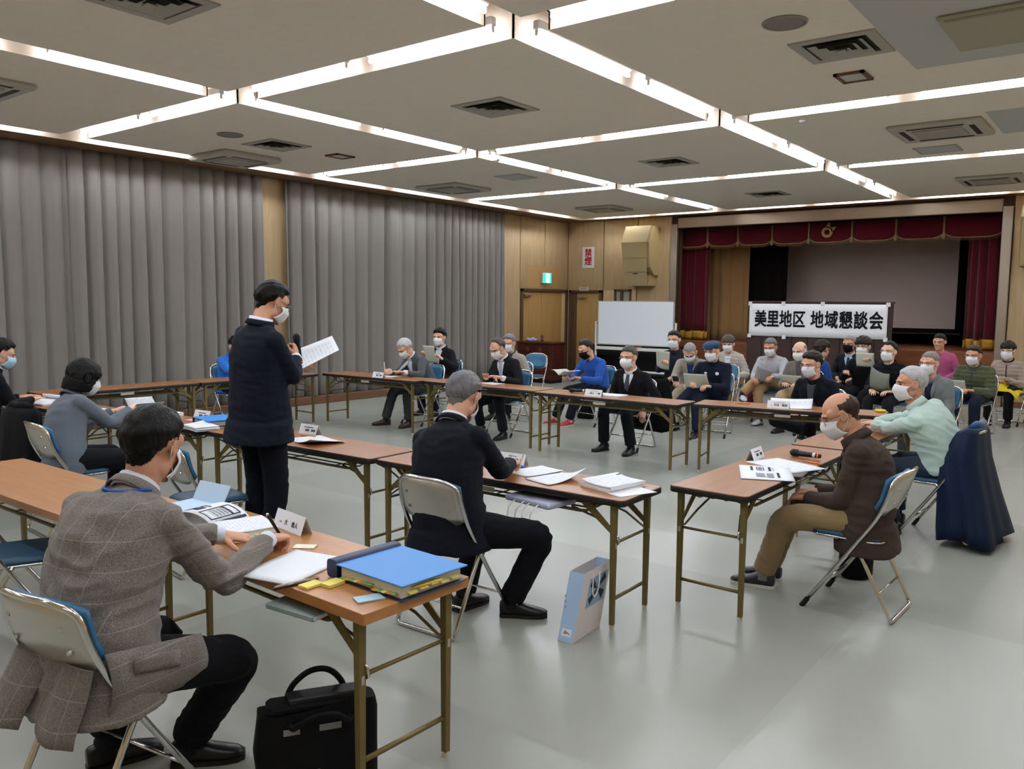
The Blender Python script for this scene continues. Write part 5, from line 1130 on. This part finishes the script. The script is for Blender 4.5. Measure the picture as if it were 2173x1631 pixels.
def nameplate(label, x, y, deg, big=None, small=None, left=None, w=.20, h=.072, z=TZ):
    e = empty('name_card', (x, y, z), math.radians(deg), label, 'name card', 'folded name cards'); d = .028
    c = MB(); t = .0008
    for s in (-1, 1): c.grid(np.array([[(-w / 2, s * d, 0), (w / 2, s * d, 0)], [(-w / 2, s * .001, h), (w / 2, s * .001, h)]]), t * s)
    c.build('card', M_paper, e)
    tilt = math.atan2(h, d)
    for s in (1, -1):   # lettering on both slopes
        Mx = (Matrix.Identity(4) if s == 1 else RZ(PI)) @ Matrix.Translation((0, -d * .5 - .0018, h * .5 + .001)) @ Matrix.Rotation(tilt, 4, 'X')
        def put(txt, size, dx, dy, bold):
            if txt: tag(decal(txt, size, M_ink, e, Mx @ Matrix.Translation((dx, dy, 0)), bold), kind='stuff')
        put(big, .026, .022, -.008, .0007); put(small, .010, .01, .018, 0); put(left, .010, -.065, -.012, 0)
        if big is None: b = MB(); [b.box((x0, -.016, .0), (x0 + .018, .002, .0004), Mx) for x0 in (-.03, -.008, .035, .057)]; b.box((-.05, .012, 0), (.05, .018, .0004), Mx); b.build('printed_name', M_darkprint, e)
    return e
# --- foreground table
paper('open_pad', 'blank white pad under the writing hand on the foreground table', -2.50, 1.905, 13, .25, .34, M_paper, thick=.006, curl=.0, cat='pad')
paper('slip', 'small loose slip above the white pad', -2.68, 2.10, 35, .09, .055, mat('cream_slip', '#dfe3cf', .8), z=TZ + .001, curl=.0, seed=5)
e = stack('tabbed_documents', 'thick pile of documents with yellow page tabs by the left hand', -3.02, 2.05, -18, .23, .22, .042, 6, seed=3)
r = np.random.RandomState(2)
for k in range(8): MB().box((.10 + r.uniform(-.01, .0), -.10 + .022 * k, .004 + .0045 * k), (.128 + r.uniform(-.006, .006), -.085 + .022 * k, .0046 + .0045 * k)).build('page_tab', M_yellow, e)
# ring-bound guide bulging open, printed with a chart
e = empty('open_guide', (-3.30, 2.06, TZ), math.radians(8), 'open guide with curved printed pages beside the tweed sleeve', 'booklet')
arc = lambda u, v, o=0.0: (-(.155 + o) * math.cos(PI * (u * .86 + .07)) * 1.0, (v - .5) * .21, (.085 + o) * math.sin(PI * (u * .86 + .07)) - .012)
MB().grid(np.array([[arc(u, v) for v in np.linspace(0, 1, 6)] for u in np.linspace(0, 1, 24)]), -.003).build('bent_page', M_paper, e, smooth=True)
MB().bbox((-.155, -.105, 0), (.155, .105, .012), .003).build('page_block', M_paper, e)
fn = lambda a, b, o: arc(a, b, o)
rects(e, [(.10, .05, .15, .95), (.84, .05, .89, .95)], M_darkprint, fn=fn)
rects(e, [(.30, .12, .40, .40), (.30, .46, .40, .62), (.42, .20, .50, .45), (.42, .52, .50, .58), (.56, .10, .80, .13), (.56, .86, .80, .89), (.56, .10, .58, .89), (.78, .10, .80, .89), (.56, .66, .80, .72)] + [(.60, .16 + .09 * k, .77, .165 + .09 * k) for k in range(6)], M_darkprint, fn=fn, name='printed_chart')
rects(e, [(.60, .30 + .09 * k, .76, .35 + .09 * k) for k in range(4)] + [(.24, .2, .27, .8), (.82, .15, .83, .85)], M_greyprint, fn=fn, name='printed_chart')
e = empty('blue_folder', (-3.62, 2.13, TZ), math.radians(4), 'pale blue folder lying open behind the curved guide', 'folder')
MB().bbox((-.12, -.13, 0), (.12, .13, .010), .003).build('back_cover', M_blue, e); MB().bbox((-.112, -.122, .010), (.112, .122, .013), .001).build('inner_sheet', M_lblue, e)
lid = MB(); lid.bbox((-.12, .0, 0), (.12, .005, .10), .002, Matrix.Translation((0, .125, .008)) @ Matrix.Rotation(-.5, 4, 'X')); lid.build('lifted_cover', M_lblue, e)
# blue ring binder
e = empty('ring_binder', (-2.085, 2.065, TZ), math.radians(-3), 'thick blue ring binder with coloured index tabs on the foreground table', 'binder')
MB().bbox((-.18, -.155, 0), (.175, .155, .004), .001).build('back_cover', M_navy, e); MB().bbox((-.165, -.145, .004), (.158, .142, .050), .003).build('page_block', mat('page_edges', '#d9d2c2', .8, var=.12, vscale=60, stretch=(.2, .2, 30)), e)
MB().bbox((-.18, -.158, .052), (.178, .158, .057), .0015).build('front_cover', M_blue, e)
sp_ = MB(); sp_.loft([((-.205, y, .034), V(1, 0, 0), V(0, 0, 1), .030, .034) for y in (-.155, -.15, .15, .155)], 14, power=4); sp_.build('spine', M_navy, e, smooth=40)
for k in range(12):
    c_ = ['#7da25a', '#d7a23c', '#7da25a', '#e0d27a', '#c78a3a', '#6f9a60'][k % 6]; x0 = -.15 + .025 * k; MB().box((x0, -.166, .012 + .002 * (k % 7)), (x0 + .02, -.144, .0145 + .002 * (k % 7))).build('index_tab', mat('tab_' + c_[1:], c_, .6), e)
for k in range(5): MB().box((.15, -.12 + .05 * k, .02 + .004 * (k % 3)), (.178, -.085 + .05 * k, .024 + .004 * (k % 3))).build('index_tab', M_yellow, e)
pen('yellow pen tucked against the blue ring binder', -1.918, 2.02, 80, mat('pen_yellow', '#d9b93c', .4), L=.13, z=TZ + .03)
for x, y, d, lb, t in [(-2.285, 1.815, 20, 'yellow sticky note pad nearest the pens', .009), (-2.235, 1.872, 22, 'yellow sticky note pad nearest the blue binder', .012)]:
    tag(MB().bbox((-.037, -.025, 0), (.037, .025, t), .001).build('sticky_notes', M_yellow, None, False, (x, y, TZ), (0, 0, math.radians(d + 70))), lb, 'sticky notes', 'sticky note pads')
tag(MB().bbox((-.048, -.028, 0), (.048, .028, .006), .001).build('card_case', mat('pale_blue_card', '#a7c6d6', .5), None, False, (-2.03, 1.855, TZ), (0, 0, math.radians(68))), 'pale blue card at the corner of the foreground table', 'card')
pen('brown wooden pen beside the white pad', -2.345, 1.80, 78, mat('pen_wood', '#b59a7c', .5), L=.17); pen('black ballpoint pen beside the white pad', -2.33, 1.775, 76, M_black, L=.16)
nameplate('folded white name card on the foreground table by the writing hand', -2.93, 2.23, -8, '大　 信人', None, '委員', w=.24, h=.075)
e = empty('notebook', (-2.33, 1.83, .605), math.radians(5), 'grey-green notebook on the shelf under the foreground table', 'notebook'); MB().bbox((-.12, -.085, 0), (.12, .085, .02), .004).build('cover', mat('notebook_green', '#8fa09c', .6), e); MB().bbox((-.115, -.08, .003), (.122, .08, .017), .002).build('pages', M_paper, e)
# --- middle table, grey haired man
paper('handout', 'white printed sheet left of the pair beside the grey haired man', -2.86, 3.94, -16, .21, .28, M_print, curl=.03, seed=3); paper('handout', 'white printed sheet right of the pair beside the grey haired man', -2.64, 3.84, -14, .21, .28, M_print, z=TZ + .002, curl=.03, seed=8)
e = stack('clipped_documents', 'clipped pile of white documents at the end of the middle table', -2.29, 3.90, -12, .21, .29, .028, 4, seed=9)
MB().bbox((-.10, .11, .026), (-.075, .145, .040), .003).build('binder_clip', M_black, e)
paper('envelope', 'pale envelope with a yellow patch under the clipped documents', -2.16, 3.84, -22, .17, .25, M_paper, curl=0); 
nameplate('folded white name card in front of the grey haired man', -3.10, 4.03, 4, '落合　敏人', '美里総合支所', '支所長', w=.21)
paper('memo', 'white sheets left of the grey haired man', -3.42, 3.80, 12, .21, .28, M_print, seed=4, curl=.04)
tag(MB().bbox((-.02, -.012, 0), (.02, .012, .014), .004).build('eraser', mat('eraser_blue', '#2f62b8', .5), None, False, (-2.98, 3.98, TZ)), 'small blue eraser by the name card of the grey haired man', 'eraser')
e = empty('carrier_bag', (-2.63, 3.70, .602), math.radians(-8), 'flat paper carrier bag on the shelf under the middle table', 'bag')
MB().bbox((-.17, -.13, 0), (.17, .10, .03), .008).build('bag_body', mat('bag_lilac', '#b9c0d8', .6), e)
for x in (-.05, .06): MB().tube(fillet([(x - .03, -.13, .015), (x - .03, -.19, -.01), (x - .02, -.2, -.10), (x + .03, -.2, -.10), (x + .035, -.19, -.01), (x + .035, -.13, .015)], .03, 4), .0035, 6).build('cord_handle', M_paper, e, smooth=True)
# --- middle table, standing man
paper('handout', 'white printed sheets on the table beside the standing man', -4.70, 3.79, -12, .40, .28, M_print, curl=.05, seed=6); paper('handout', 'white sheet partly hidden behind the standing man', -5.28, 3.80, 8, .21, .28, M_paper, curl=.02, seed=7)
nameplate('folded white name card on the table beside the standing man', -4.99, 3.975, 3, None, w=.19); pen('orange pen beside the name card of the standing man', -4.90, 3.885, 10, M_orange)
# --- left tables
e = empty('ring_binder', (-5.95, 3.80, TZ), math.radians(-10), 'bright blue binder left of the standing man', 'binder'); MB().bbox((-.15, -.12, .006), (.15, .12, .046), .002).build('page_block', mat('binder_pages', '#9aa6ad', .7), e); MB().bbox((-.16, -.13, 0), (.16, .13, .006), .002).build('back_cover', M_navy, e); MB().bbox((-.16, -.13, .047), (.16, .13, .053), .002).build('front_cover', mat('binder_bright', '#1f86d8', .45), e); MB().bbox((-.166, -.13, 0), (-.156, .13, .053), .002).build('spine', M_navy, e)
stack('loose_documents', 'loose white documents in front of the bright blue binder', -5.80, 3.57, -8, .26, .18, .03, 5, seed=12); paper('leaflet', 'pinkish leaflet left of the bright blue binder', -6.25, 3.83, 15, .2, .14, mat('pink_leaflet', '#d9a3a8', .8), curl=.05)
e = empty('newspaper', (-6.42, 3.44, .80), math.radians(-6), 'open newspaper pages held by the woman in the blue-grey jacket', 'newspaper')
for s, t in ((-1, .75), (1, .55)):
    MB().grid(np.array([[(s * (.005 + .15 * u * math.cos(t)), -.10 + .22 * v, .15 * u * math.sin(t) + .03 * u * (1 - u)) for v in np.linspace(0, 1, 5)] for u in np.linspace(0, 1, 7)]), .001).build('page', print_mat('newsprint', '#c5c9cc', '#3c424a', sz=22, amount=.6), e, smooth=True)
stack('loose_documents', 'white documents beyond the hands of the woman in blue-grey', -6.72, 3.75, 5, .24, .3, .02, 4, seed=14); nameplate('folded name card in front of the woman in the blue-grey jacket', -6.30, 3.90, 5, None, w=.2)
paper('handout', 'white sheets on the table between the woman and the man in blue mask', -7.55, 3.58, 8, .3, .22, M_print, curl=.05, seed=2)
stack('loose_documents', 'white documents under the hands of the man in the light blue mask', -8.32, 3.47, 12, .3, .21, .012, 3, seed=16)
e = empty('rolled_booklet', (-8.55, 3.62, TZ), math.radians(10), 'white booklet with a rolled cover by the man in the blue mask', 'booklet'); MB().bbox((-.14, -.09, 0), (.14, .09, .012), .002).build('pages', M_paper, e); MB().grid(np.array([[(-.14 + .28 * v, .09 - .035 * math.sin(u * 3.0) - .05 * u, .012 + .03 * (1 - math.cos(u * 3.0)) * .8) for v in np.linspace(0, 1, 4)] for u in np.linspace(0, 1, 10)]), .001).build('rolled_cover', M_paper, e, smooth=True)
# --- right table
e = paper('ballot_sheet', 'printed sheet with boxed chart in front of the bald man', -1.77, 4.80, 24, .30, .42, M_paper, curl=.0, z=TZ + .003)
rects(e, [(-.085, .05, -.07, .17), (.02, .05, .035, .17), (-.05, .055, -.045, .16), (-.01, .055, -.005, .16), (-.05, .055, -.005, .06), (-.05, .155, -.005, .16), (.06, -.14, .075, .0)], M_darkprint)
rects(e, [(-.04, .065 + .022 * k, -.016, .08 + .022 * k) for k in range(4)] + [(.045, .06, .05, .16), (-.06, -.14, -.01, -.03), (.0, -.15, .04, -.03)], M_greyprint, name='printed_table')
paper('handout', 'plain white sheet under the boxed chart in front of the bald man', -1.77, 5.13, 66, .29, .40, M_print, seed=5); paper('folder_black', 'black folder edge under the papers of the bald man', -1.66, 4.92, 8, .17, .24, M_black, z=TZ - .0005, thick=.001, cat='folder')
mic('black handheld microphone lying in front of the bald man', Matrix.Translation((-1.80, 5.47, TZ + .026)) @ RZ(math.radians(-8)))
pen('orange pen beside the microphone of the bald man', -1.66, 5.31, -14, M_orange); nameplate('folded name card at the inner edge of the right table', -2.00, 5.22, -88, None, w=.2)
# --- far tables
nameplate('folded name card in front of the white haired man writing', -8.08, 7.585, 0, None, w=.2); paper('handout', 'white sheet under the pen of the white haired man', -8.15, 7.78, 5, .3, .21, M_print, seed=3)
paper('handout', 'white sheet in front of the man in the pale blue tie', -6.48, 8.0, -8, .28, .2, M_print, seed=4)
nameplate('folded name card in front of the man in the pointed mask', -4.77, 7.66, 1, '西川　一美', '美里地区自治会連合会', '会長', w=.21); stack('loose_documents', 'white documents behind the name card of the pointed mask man', -4.72, 7.84, 4, .42, .22, .008, 3, seed=21); mic('black handheld microphone on the far table by the pointed mask man', Matrix.Translation((-5.12, 7.80, TZ + .026)) @ RZ(math.radians(20)))
nameplate('folded name card in front of the man in the charcoal shirt', -2.85, 8.0, 9, '平田　能郎', '美里地区社会福祉協議会', '会長', w=.21); paper('handout', 'curled white sheets behind the name card of the charcoal shirt man', -2.78, 8.14, 14, .40, .21, M_print, seed=23, curl=.12); pen('orange pen on the far right table', -3.25, 8.10, 30, M_orange)
tag(MB().bbox((-.07, -.035, 0), (.07, .035, .008), .003).build('smartphone', M_black, None, False, (-2.30, 8.18, TZ), (0, 0, .2)), 'black smartphone on the far right table', 'smartphone')
tag(MB().tube([(.04 * math.cos(a * PI / 12), .04 * math.sin(a * PI / 12), 0) for a in range(24)], .012, 8, closed=True).build('tape_roll', mat('tape_yellow', '#d8bd2e', .5), None, True, (-2.0, 8.38, TZ + .012)), 'yellow tape roll at the end of the far right table', 'tape')

# ------------------------------------------------------------------ things held in hands or on laps
def world(key, p): return PEOPLE[key]['e'].matrix_basis @ Vector(tuple(map(float, p)))
def held(key, label, w, h, tilt, up=.06, ahead=.07, side=0.0, yaw=0.0, roll=0.0, m=None, at=None, name='handout', curl=.06, cat='paper'):
    P = PEOPLE[key]; mid_ = (P['Wr'][1] + P['Wr'][-1]) / 2 if at is None else P['Wr'][at]
    Mx = PEOPLE[key]['e'].matrix_basis @ Matrix.Translation(tuple(map(float, mid_ + V(side, ahead, up)))) @ RZ(math.radians(yaw)) @ Matrix.Rotation(math.radians(tilt), 4, 'X') @ Matrix.Rotation(math.radians(roll), 4, 'Z')
    o = sheet_mesh(w, h, .0012, curl, len(label)).build(name, m or M_paper2, None, True); o.matrix_world = Mx; return tag(o, label, cat, 'papers held by the audience')
bpy.context.view_layer.update()
held('P4', 'white document folded back in the hand of the standing man', .25, .34, 34, up=.062, ahead=.085, at=-1, side=.07, roll=-35, m=M_print, curl=.5)
Pm = world('P4', PEOPLE['P4']['Wr'][1] + V(-.035, .045, .07)); mic('black microphone in the hand of the standing man', Matrix.Translation(Pm) @ RZ(math.radians(100)) @ Matrix.Rotation(math.radians(78), 4, 'Y') @ Matrix.Translation((-.03, 0, 0)))
q = PEOPLE['P5']; w0 = world('P5', q['Wr'][1]); e = empty('pen', tuple(w0 + Vector((-.02, .075, .01))), 0, 'black pen in the writing hand of the man in tweed', 'pen'); MB().tube([(.0, .02, -.06), (.0, .012, -.04), (-.015, -.05, .075)], [.001, .006, .007], 10).build('barrel', M_black, e, smooth=40); MB().ell((-.0155, -.052, .078), (.006, .006, .006)).build('end_cap', M_steel, e)
q = PEOPLE['P6']; w0 = world('P6', q['Wr'][1]); e = empty('pen', tuple(w0 + Vector((-.01, .085, .01))), 0, 'white pen in the hand of the grey haired man', 'pen'); MB().tube([(.0, .02, -.06), (.0, .012, -.04), (.06, -.02, .05)], [.001, .005, .005], 10).build('barrel', M_white, e, smooth=40); MB().ell((.061, -.021, .052), (.005, .005, .005)).build('end_cap', M_steel, e)
q = PEOPLE['P7']; w0 = world('P7', q['Wr'][1]); e = empty('pen', tuple(w0 + Vector((.01, -.08, .015))), 0, 'white pen in the hand of the white haired man', 'pen'); MB().tube([(.0, -.02, -.06), (.0, -.012, -.04), (-.02, .0, .11)], [.001, .006, .006], 10).build('barrel', M_white, e, smooth=40); MB().ell((-.0205, 0, .112), (.006, .006, .006)).build('end_cap', M_steel, e)
held('P8', 'pale sheet held up by the young man by the curtain', .21, .28, 72, up=.04, ahead=.06)
e = empty('booklet', tuple(world('P11', (PEOPLE['P11']['Wr'][1] + PEOPLE['P11']['Wr'][-1]) / 2 + V(.02, .13, .04))), -math.radians(192), 'open booklet held by the man in the blue sweater', 'booklet')
for s in (-1, 1): MB().grid(np.array([[(s * .21 * u * .75, -.13 + .26 * v, .05 * math.sin(u * 2.2) - .05 * v * 0 + .02 * u) for v in (0, .5, 1)] for u in np.linspace(0, 1, 6)]), .003).build('page_half', print_mat('booklet_print', '#c9cdc6', '#4d5458', sz=16, amount=.55), e, smooth=True)
held('P13', 'pale sheet held up by the man in front of the whiteboard', .21, .29, 70, up=.05, ahead=.05, at=1, roll=8)
held('P15', 'pale sheet resting on the knee of the man in the flat cap', .30, .22, 62, up=.05, ahead=.05, side=.05); held('P17', 'pale sheets held by the man in the light grey sweater', .21, .28, 48, up=.05, ahead=.06, roll=20, m=mat('lilac_grey_paper', '#b5b4ba', .8)); held('P18', 'pale sheets in the hands of the bald man in the vest', .30, .21, 55, up=.04, ahead=.05)
held('P22', 'pale sheet held up by the person in the black coat', .24, .20, 76, up=.03, ahead=.05, at=-1, side=.08); held('P23', 'dark folded sheet on the lap of the person in the black padded coat', .26, .21, 25, up=.03, ahead=.06, m=mat('olive_paper', '#6d7063', .8), curl=.5)
held('P28', 'pale sheet in the hands of the man in the olive jacket', .22, .22, 60, up=.04, ahead=.05, side=.10); held('P29', 'white booklet in the hands of the person in the beige padded jacket', .24, .17, 20, up=.02, ahead=.07, m=M_paper, curl=.02, name='booklet', cat='booklet')
q = PEOPLE['P29']; g = [[(x, y, .575 + .045 * math.cos(x * 22) * (y < .42) - (max(0, abs(x) - .17)) * 1.3 - max(0, y - .40) * .6) for y in np.linspace(.16, .50, 7)] for x in np.linspace(-.26, .26, 15)]
o = MB().grid(np.array(g), .004).build('yellow_cloth', mat('cloth_yellow', '#c9b21c', .85), None, True); o.matrix_world = q['e'].matrix_basis; tag(o, 'bright yellow cloth on the lap at the right edge', 'cloth')
o = MB().bbox((-.037, -.075, -.005), (.037, .075, .005), .004).build('smartphone', M_black, None); o.matrix_world = PEOPLE['P14']['e'].matrix_basis @ Matrix.Translation(tuple(PEOPLE['P14']['Wr'][1] + V(-.02, .1, .03))) @ Matrix.Rotation(.7, 4, 'X'); tag(o, 'black smartphone in the hand of the man in the beige jacket', 'smartphone')

# ------------------------------------------------------------------ coats over chair backs
def coat(label, cx, cy, deg, secs, m, lining=None):
    """secs: (z, half width, half depth, shift ahead)"""
    e = empty('coat', (cx, cy, 0), math.radians(deg), label, 'coat', 'coats over chair backs'); n = 40; rs = []
    for k, (z, w, d, s) in enumerate(secs):
        t = k / (len(secs) - 1); ring = []
        for i in range(n):
            a = 2 * PI * i / n; rip = 1 + .13 * t * math.sin(4 * a + 1.3 * cx) + .08 * t * math.sin(11 * a + 2) + .05 * t * math.sin(17 * a)
            ca, sa = math.cos(a), math.sin(a); ring.append((w * rip * math.copysign(abs(ca) ** .8, ca), s + d * rip * sa, z + .02 * t * math.sin(3 * a + cx)))
        rs.append(ring)
    b = MB(); b.rings(rs); b.build('coat_body', m, e, smooth=True)
    col_ = MB(); z, w, d, s = secs[-1 if secs[-1][0] > secs[0][0] else 0]
    MB().tube([(-w * .8, s, z + .005), (-w * .4, s - .02, z + .02), (0, s - .03, z + .012), (w * .4, s - .02, z + .02), (w * .8, s, z + .005)], [.02, .028, .026, .028, .02], 10).build('collar', lining or m, e, smooth=True)
    return e
M_navycoat = cloth('navy_nylon', '#142137', .08, rough=.5); M_blk = cloth('black_wool', '#0f1013', .2)
coat('long navy coat hanging over the chair of the man in pale green', -.95, 6.75, 85, [(.85, .20, .05, .0), (.81, .24, .085, .02), (.62, .265, .15, .06), (.35, .30, .18, .02), (.14, .35, .20, -.02), (.05, .37, .20, -.04)], M_navycoat, cloth('navy_lining', '#1f466e', .05, rough=.4))
coat('black coat hanging over the chair of the man in the pointed mask', -4.70, 8.87, 0, [(.83, .20, .04, 0), (.78, .23, .06, 0), (.55, .25, .07, .01), (.32, .27, .08, .02), (.20, .26, .07, .02)], M_blk)
coat('black coat over the chair between the woman and the blue mask', -7.0, 2.76, 4, [(.85, .21, .05, 0), (.80, .25, .08, 0), (.60, .26, .10, -.01), (.40, .27, .11, -.02), (.30, .26, .10, -.02)], M_blk)

# ------------------------------------------------------------------ bags on the floor
e = empty('tote_bag', (-2.225, 1.785, 0), math.radians(58), 'black tote bag on the floor under the foreground table', 'bag')
M_tote = cloth('tote_nylon', '#0e0e10', .15, rough=.6); b = MB()
secs = [(.004, .195, .055), (.03, .205, .068), (.16, .212, .072), (.27, .205, .064), (.305, .20, .055)]
b.loft([((0, 0, z), V(1, 0, 0), V(0, 1, 0), w, d) for z, w, d in secs], 36, power=5); b.v = [(x + .004 * math.sin(30 * z + 9 * y), y + .006 * math.sin(18 * x + 20 * z), z + (.012 * math.sin(13 * x) if z > .25 else 0)) for x, y, z in b.v]
b.build('body', M_tote, e, smooth=50)
MB().bbox((-.17, -.05, .295), (.17, .045, .325), .01).build('zip_flap', M_tote, e); MB().bbox((-.10, -.04, .30), (.16, .03, .345), .006).build('documents_inside', M_black, e)
for y, top, off in ((.045, .395, .02), (-.066, .31, -.05)):
    MB().tube(fillet([(-.10, y, .27), (-.09, y + off * .3, top - .05), (-.02, y + off, top), (.05, y + off, top), (.10, y + off * .3, top - .05), (.11, y, .27)], .05, 5), .011, 6).build('strap', M_tote, e, smooth=True)
for x0, x1 in ((-.12, -.065), (.0, .075)): MB().box((x0, -.0745, .235), (x1, -.072, .257)).build('webbing_label', mat('webbing_grey', '#77787a', .7), e)
lg = MB(); lg.rings([[(-.10, -.0755, .085), (-.085, -.0755, .112), (-.08, -.0755, .085)], [(-.10, -.073, .085), (-.085, -.073, .112), (-.08, -.073, .085)]]); lg.box((-.07, -.0755, .09), (.0, -.073, .099)); lg.build('logo', mat('logo_grey', '#8d8d8d', .6), e)
e = empty('paper_bag', (-2.235, 3.36, 0), math.radians(4), 'light blue and white paper bag with cord handle against the table leg', 'bag')
def shear(v): return [(x + .02 * z / .32, y + .075 * z / .32, z) for x, y, z in v]
w, d, h = .085, .29, .345
fl = MB(); P4 = lambda z: [(-w / 2, 0, z), (w / 2, 0, z), (w / 2, d, z), (-w / 2, d, z)]
def wall(a, b2, m, nm, off=0):
    q = MB(); q.grid(np.array([[(*a, 0.002), (*a, h)], [(*b2, .002), (*b2, h)]]), .0015); q.v = shear(q.v); return q.build(nm, m, e)
M_bagb = mat('bag_light_blue', '#a9c6e6', .5); M_bagw = mat('bag_white', '#d9d3d2', .5)
wall((-w / 2, 0), (w / 2, 0), M_bagb, 'side_panel'); wall((w / 2, 0), (w / 2, d), M_bagw, 'front_panel'); wall((w / 2, d), (-w / 2, d), M_bagb, 'side_panel'); wall((-w / 2, d), (-w / 2, 0), M_bagw, 'back_panel')
q = MB(); q.box((-w / 2, 0, 0), (w / 2, d, .004)); q.build('base', M_bagw, e)
q = MB(); q.box((w / 2 + .0005, .07, .15), (w / 2 + .0022, .27, .30)); q.v = shear(q.v); q.build('picture_panel', mat('picture_blue', '#8fa9c6', .5), e)
q = MB()   # dark ribbon bow printed on the picture
for s, t in ((1, .5), (-1, .4)):
    for k in (-1, 1):
        c = V(w / 2 + .003, .17, .23); a = c + V(0, k * .075, s * .05); n_ = V(0, -(a - c)[2], (a - c)[1]); n_ = n_ / np.linalg.norm(n_) * .022
        q.rings([[c, a + n_, a * .6 + c * .4 + n_ * .8], [c + V(.0008, 0, 0), a + n_ + V(.0008, 0, 0), a * .6 + c * .4 + n_ * .8 + V(.0008, 0, 0)]]); q.rings([[c, a + n_, a - n_], [c + V(.0008, 0, 0), a + n_ + V(.0008, 0, 0), a - n_ + V(.0008, 0, 0)]])
q.v = shear(q.v); q.build('ribbon_print', mat('ribbon_print', '#2b2a33', .6), e)
q = MB(); q.box((-.028, -.0030, .03), (.028, -.0015, .065)); q.v = shear(q.v); q.build('logo_label', M_paper, e)
q = MB(); q.tube([(-.015, -.0045, .045), (-.006, -.0045, .058), (.0, -.0045, .046), (-.01, -.0045, .042)], .0022, 5); q.tube([(.002, -.0045, .052), (.010, -.0045, .047), (.018, -.0045, .042)], .002, 5); q.v = shear(q.v); q.build('logo', mat('logo_brown', '#7a4a34', .6), e)
me = text_mesh('美　味　彩', .014); me.transform(Matrix.Translation((0.0, -.004, .215)) @ FACE_NEGY @ Matrix.Rotation(-PI / 2, 4, 'Z')); link('lettering', me, M_darkprint, e)
for y, s in ((0.0, 1),):
    q = MB(); q.tube(fillet([(w / 2 + .002, .10, .315), (w / 2 + .012, .10, .23), (w / 2 + .014, .135, .19), (w / 2 + .012, .17, .23), (w / 2 + .002, .17, .315)], .03, 5), .0035, 6); q.v = shear(q.v); q.build('cord_handle', M_paper, e, smooth=True)
def softbag(label, x, y, deg, w, d, h, m, strap=True):
    e = empty('bag', (x, y, 0), math.radians(deg), label, 'bag', 'bags on the floor'); b = MB()
    b.loft([((0, 0, z * h), V(1, 0, 0), V(0, 1, 0), w * k, d * k) for z, k in ((.01, .9), (.12, 1), (.5, 1.02), (.82, .92), (.97, .7), (1.0, .45))], 24, power=3); b.v = [(p[0] + .012 * math.sin(26 * p[2] + 3), p[1] + .01 * math.sin(23 * p[0]), max(0, p[2])) for p in b.v]; b.build('body', m, e, smooth=True)
    if strap: MB().tube(fillet([(-w * .5, 0, h * .92), (-w * .35, 0, h * 1.2), (w * .35, 0, h * 1.2), (w * .5, 0, h * .92)], .05, 4), .01, 6).build('strap', m, e, smooth=True)
softbag('black bag under the chair of the bald man', -1.40, 5.45, 100, .17, .10, .25, M_blk); softbag('glossy black bag on the floor at the right edge', -1.20, 14.05, 10, .18, .12, .36, mat('glossy_black_vinyl', '#0d0d0e', .25)); softbag('dark bag on the floor beside the man in the blue sweater', -6.60, 10.38, 0, .13, .09, .26, M_blk, False)
softbag('maroon bag on the floor by the man in the light grey sweater', -4.72, 12.15, 0, .09, .07, .42, cloth('maroon', '#5a1c28'), False)
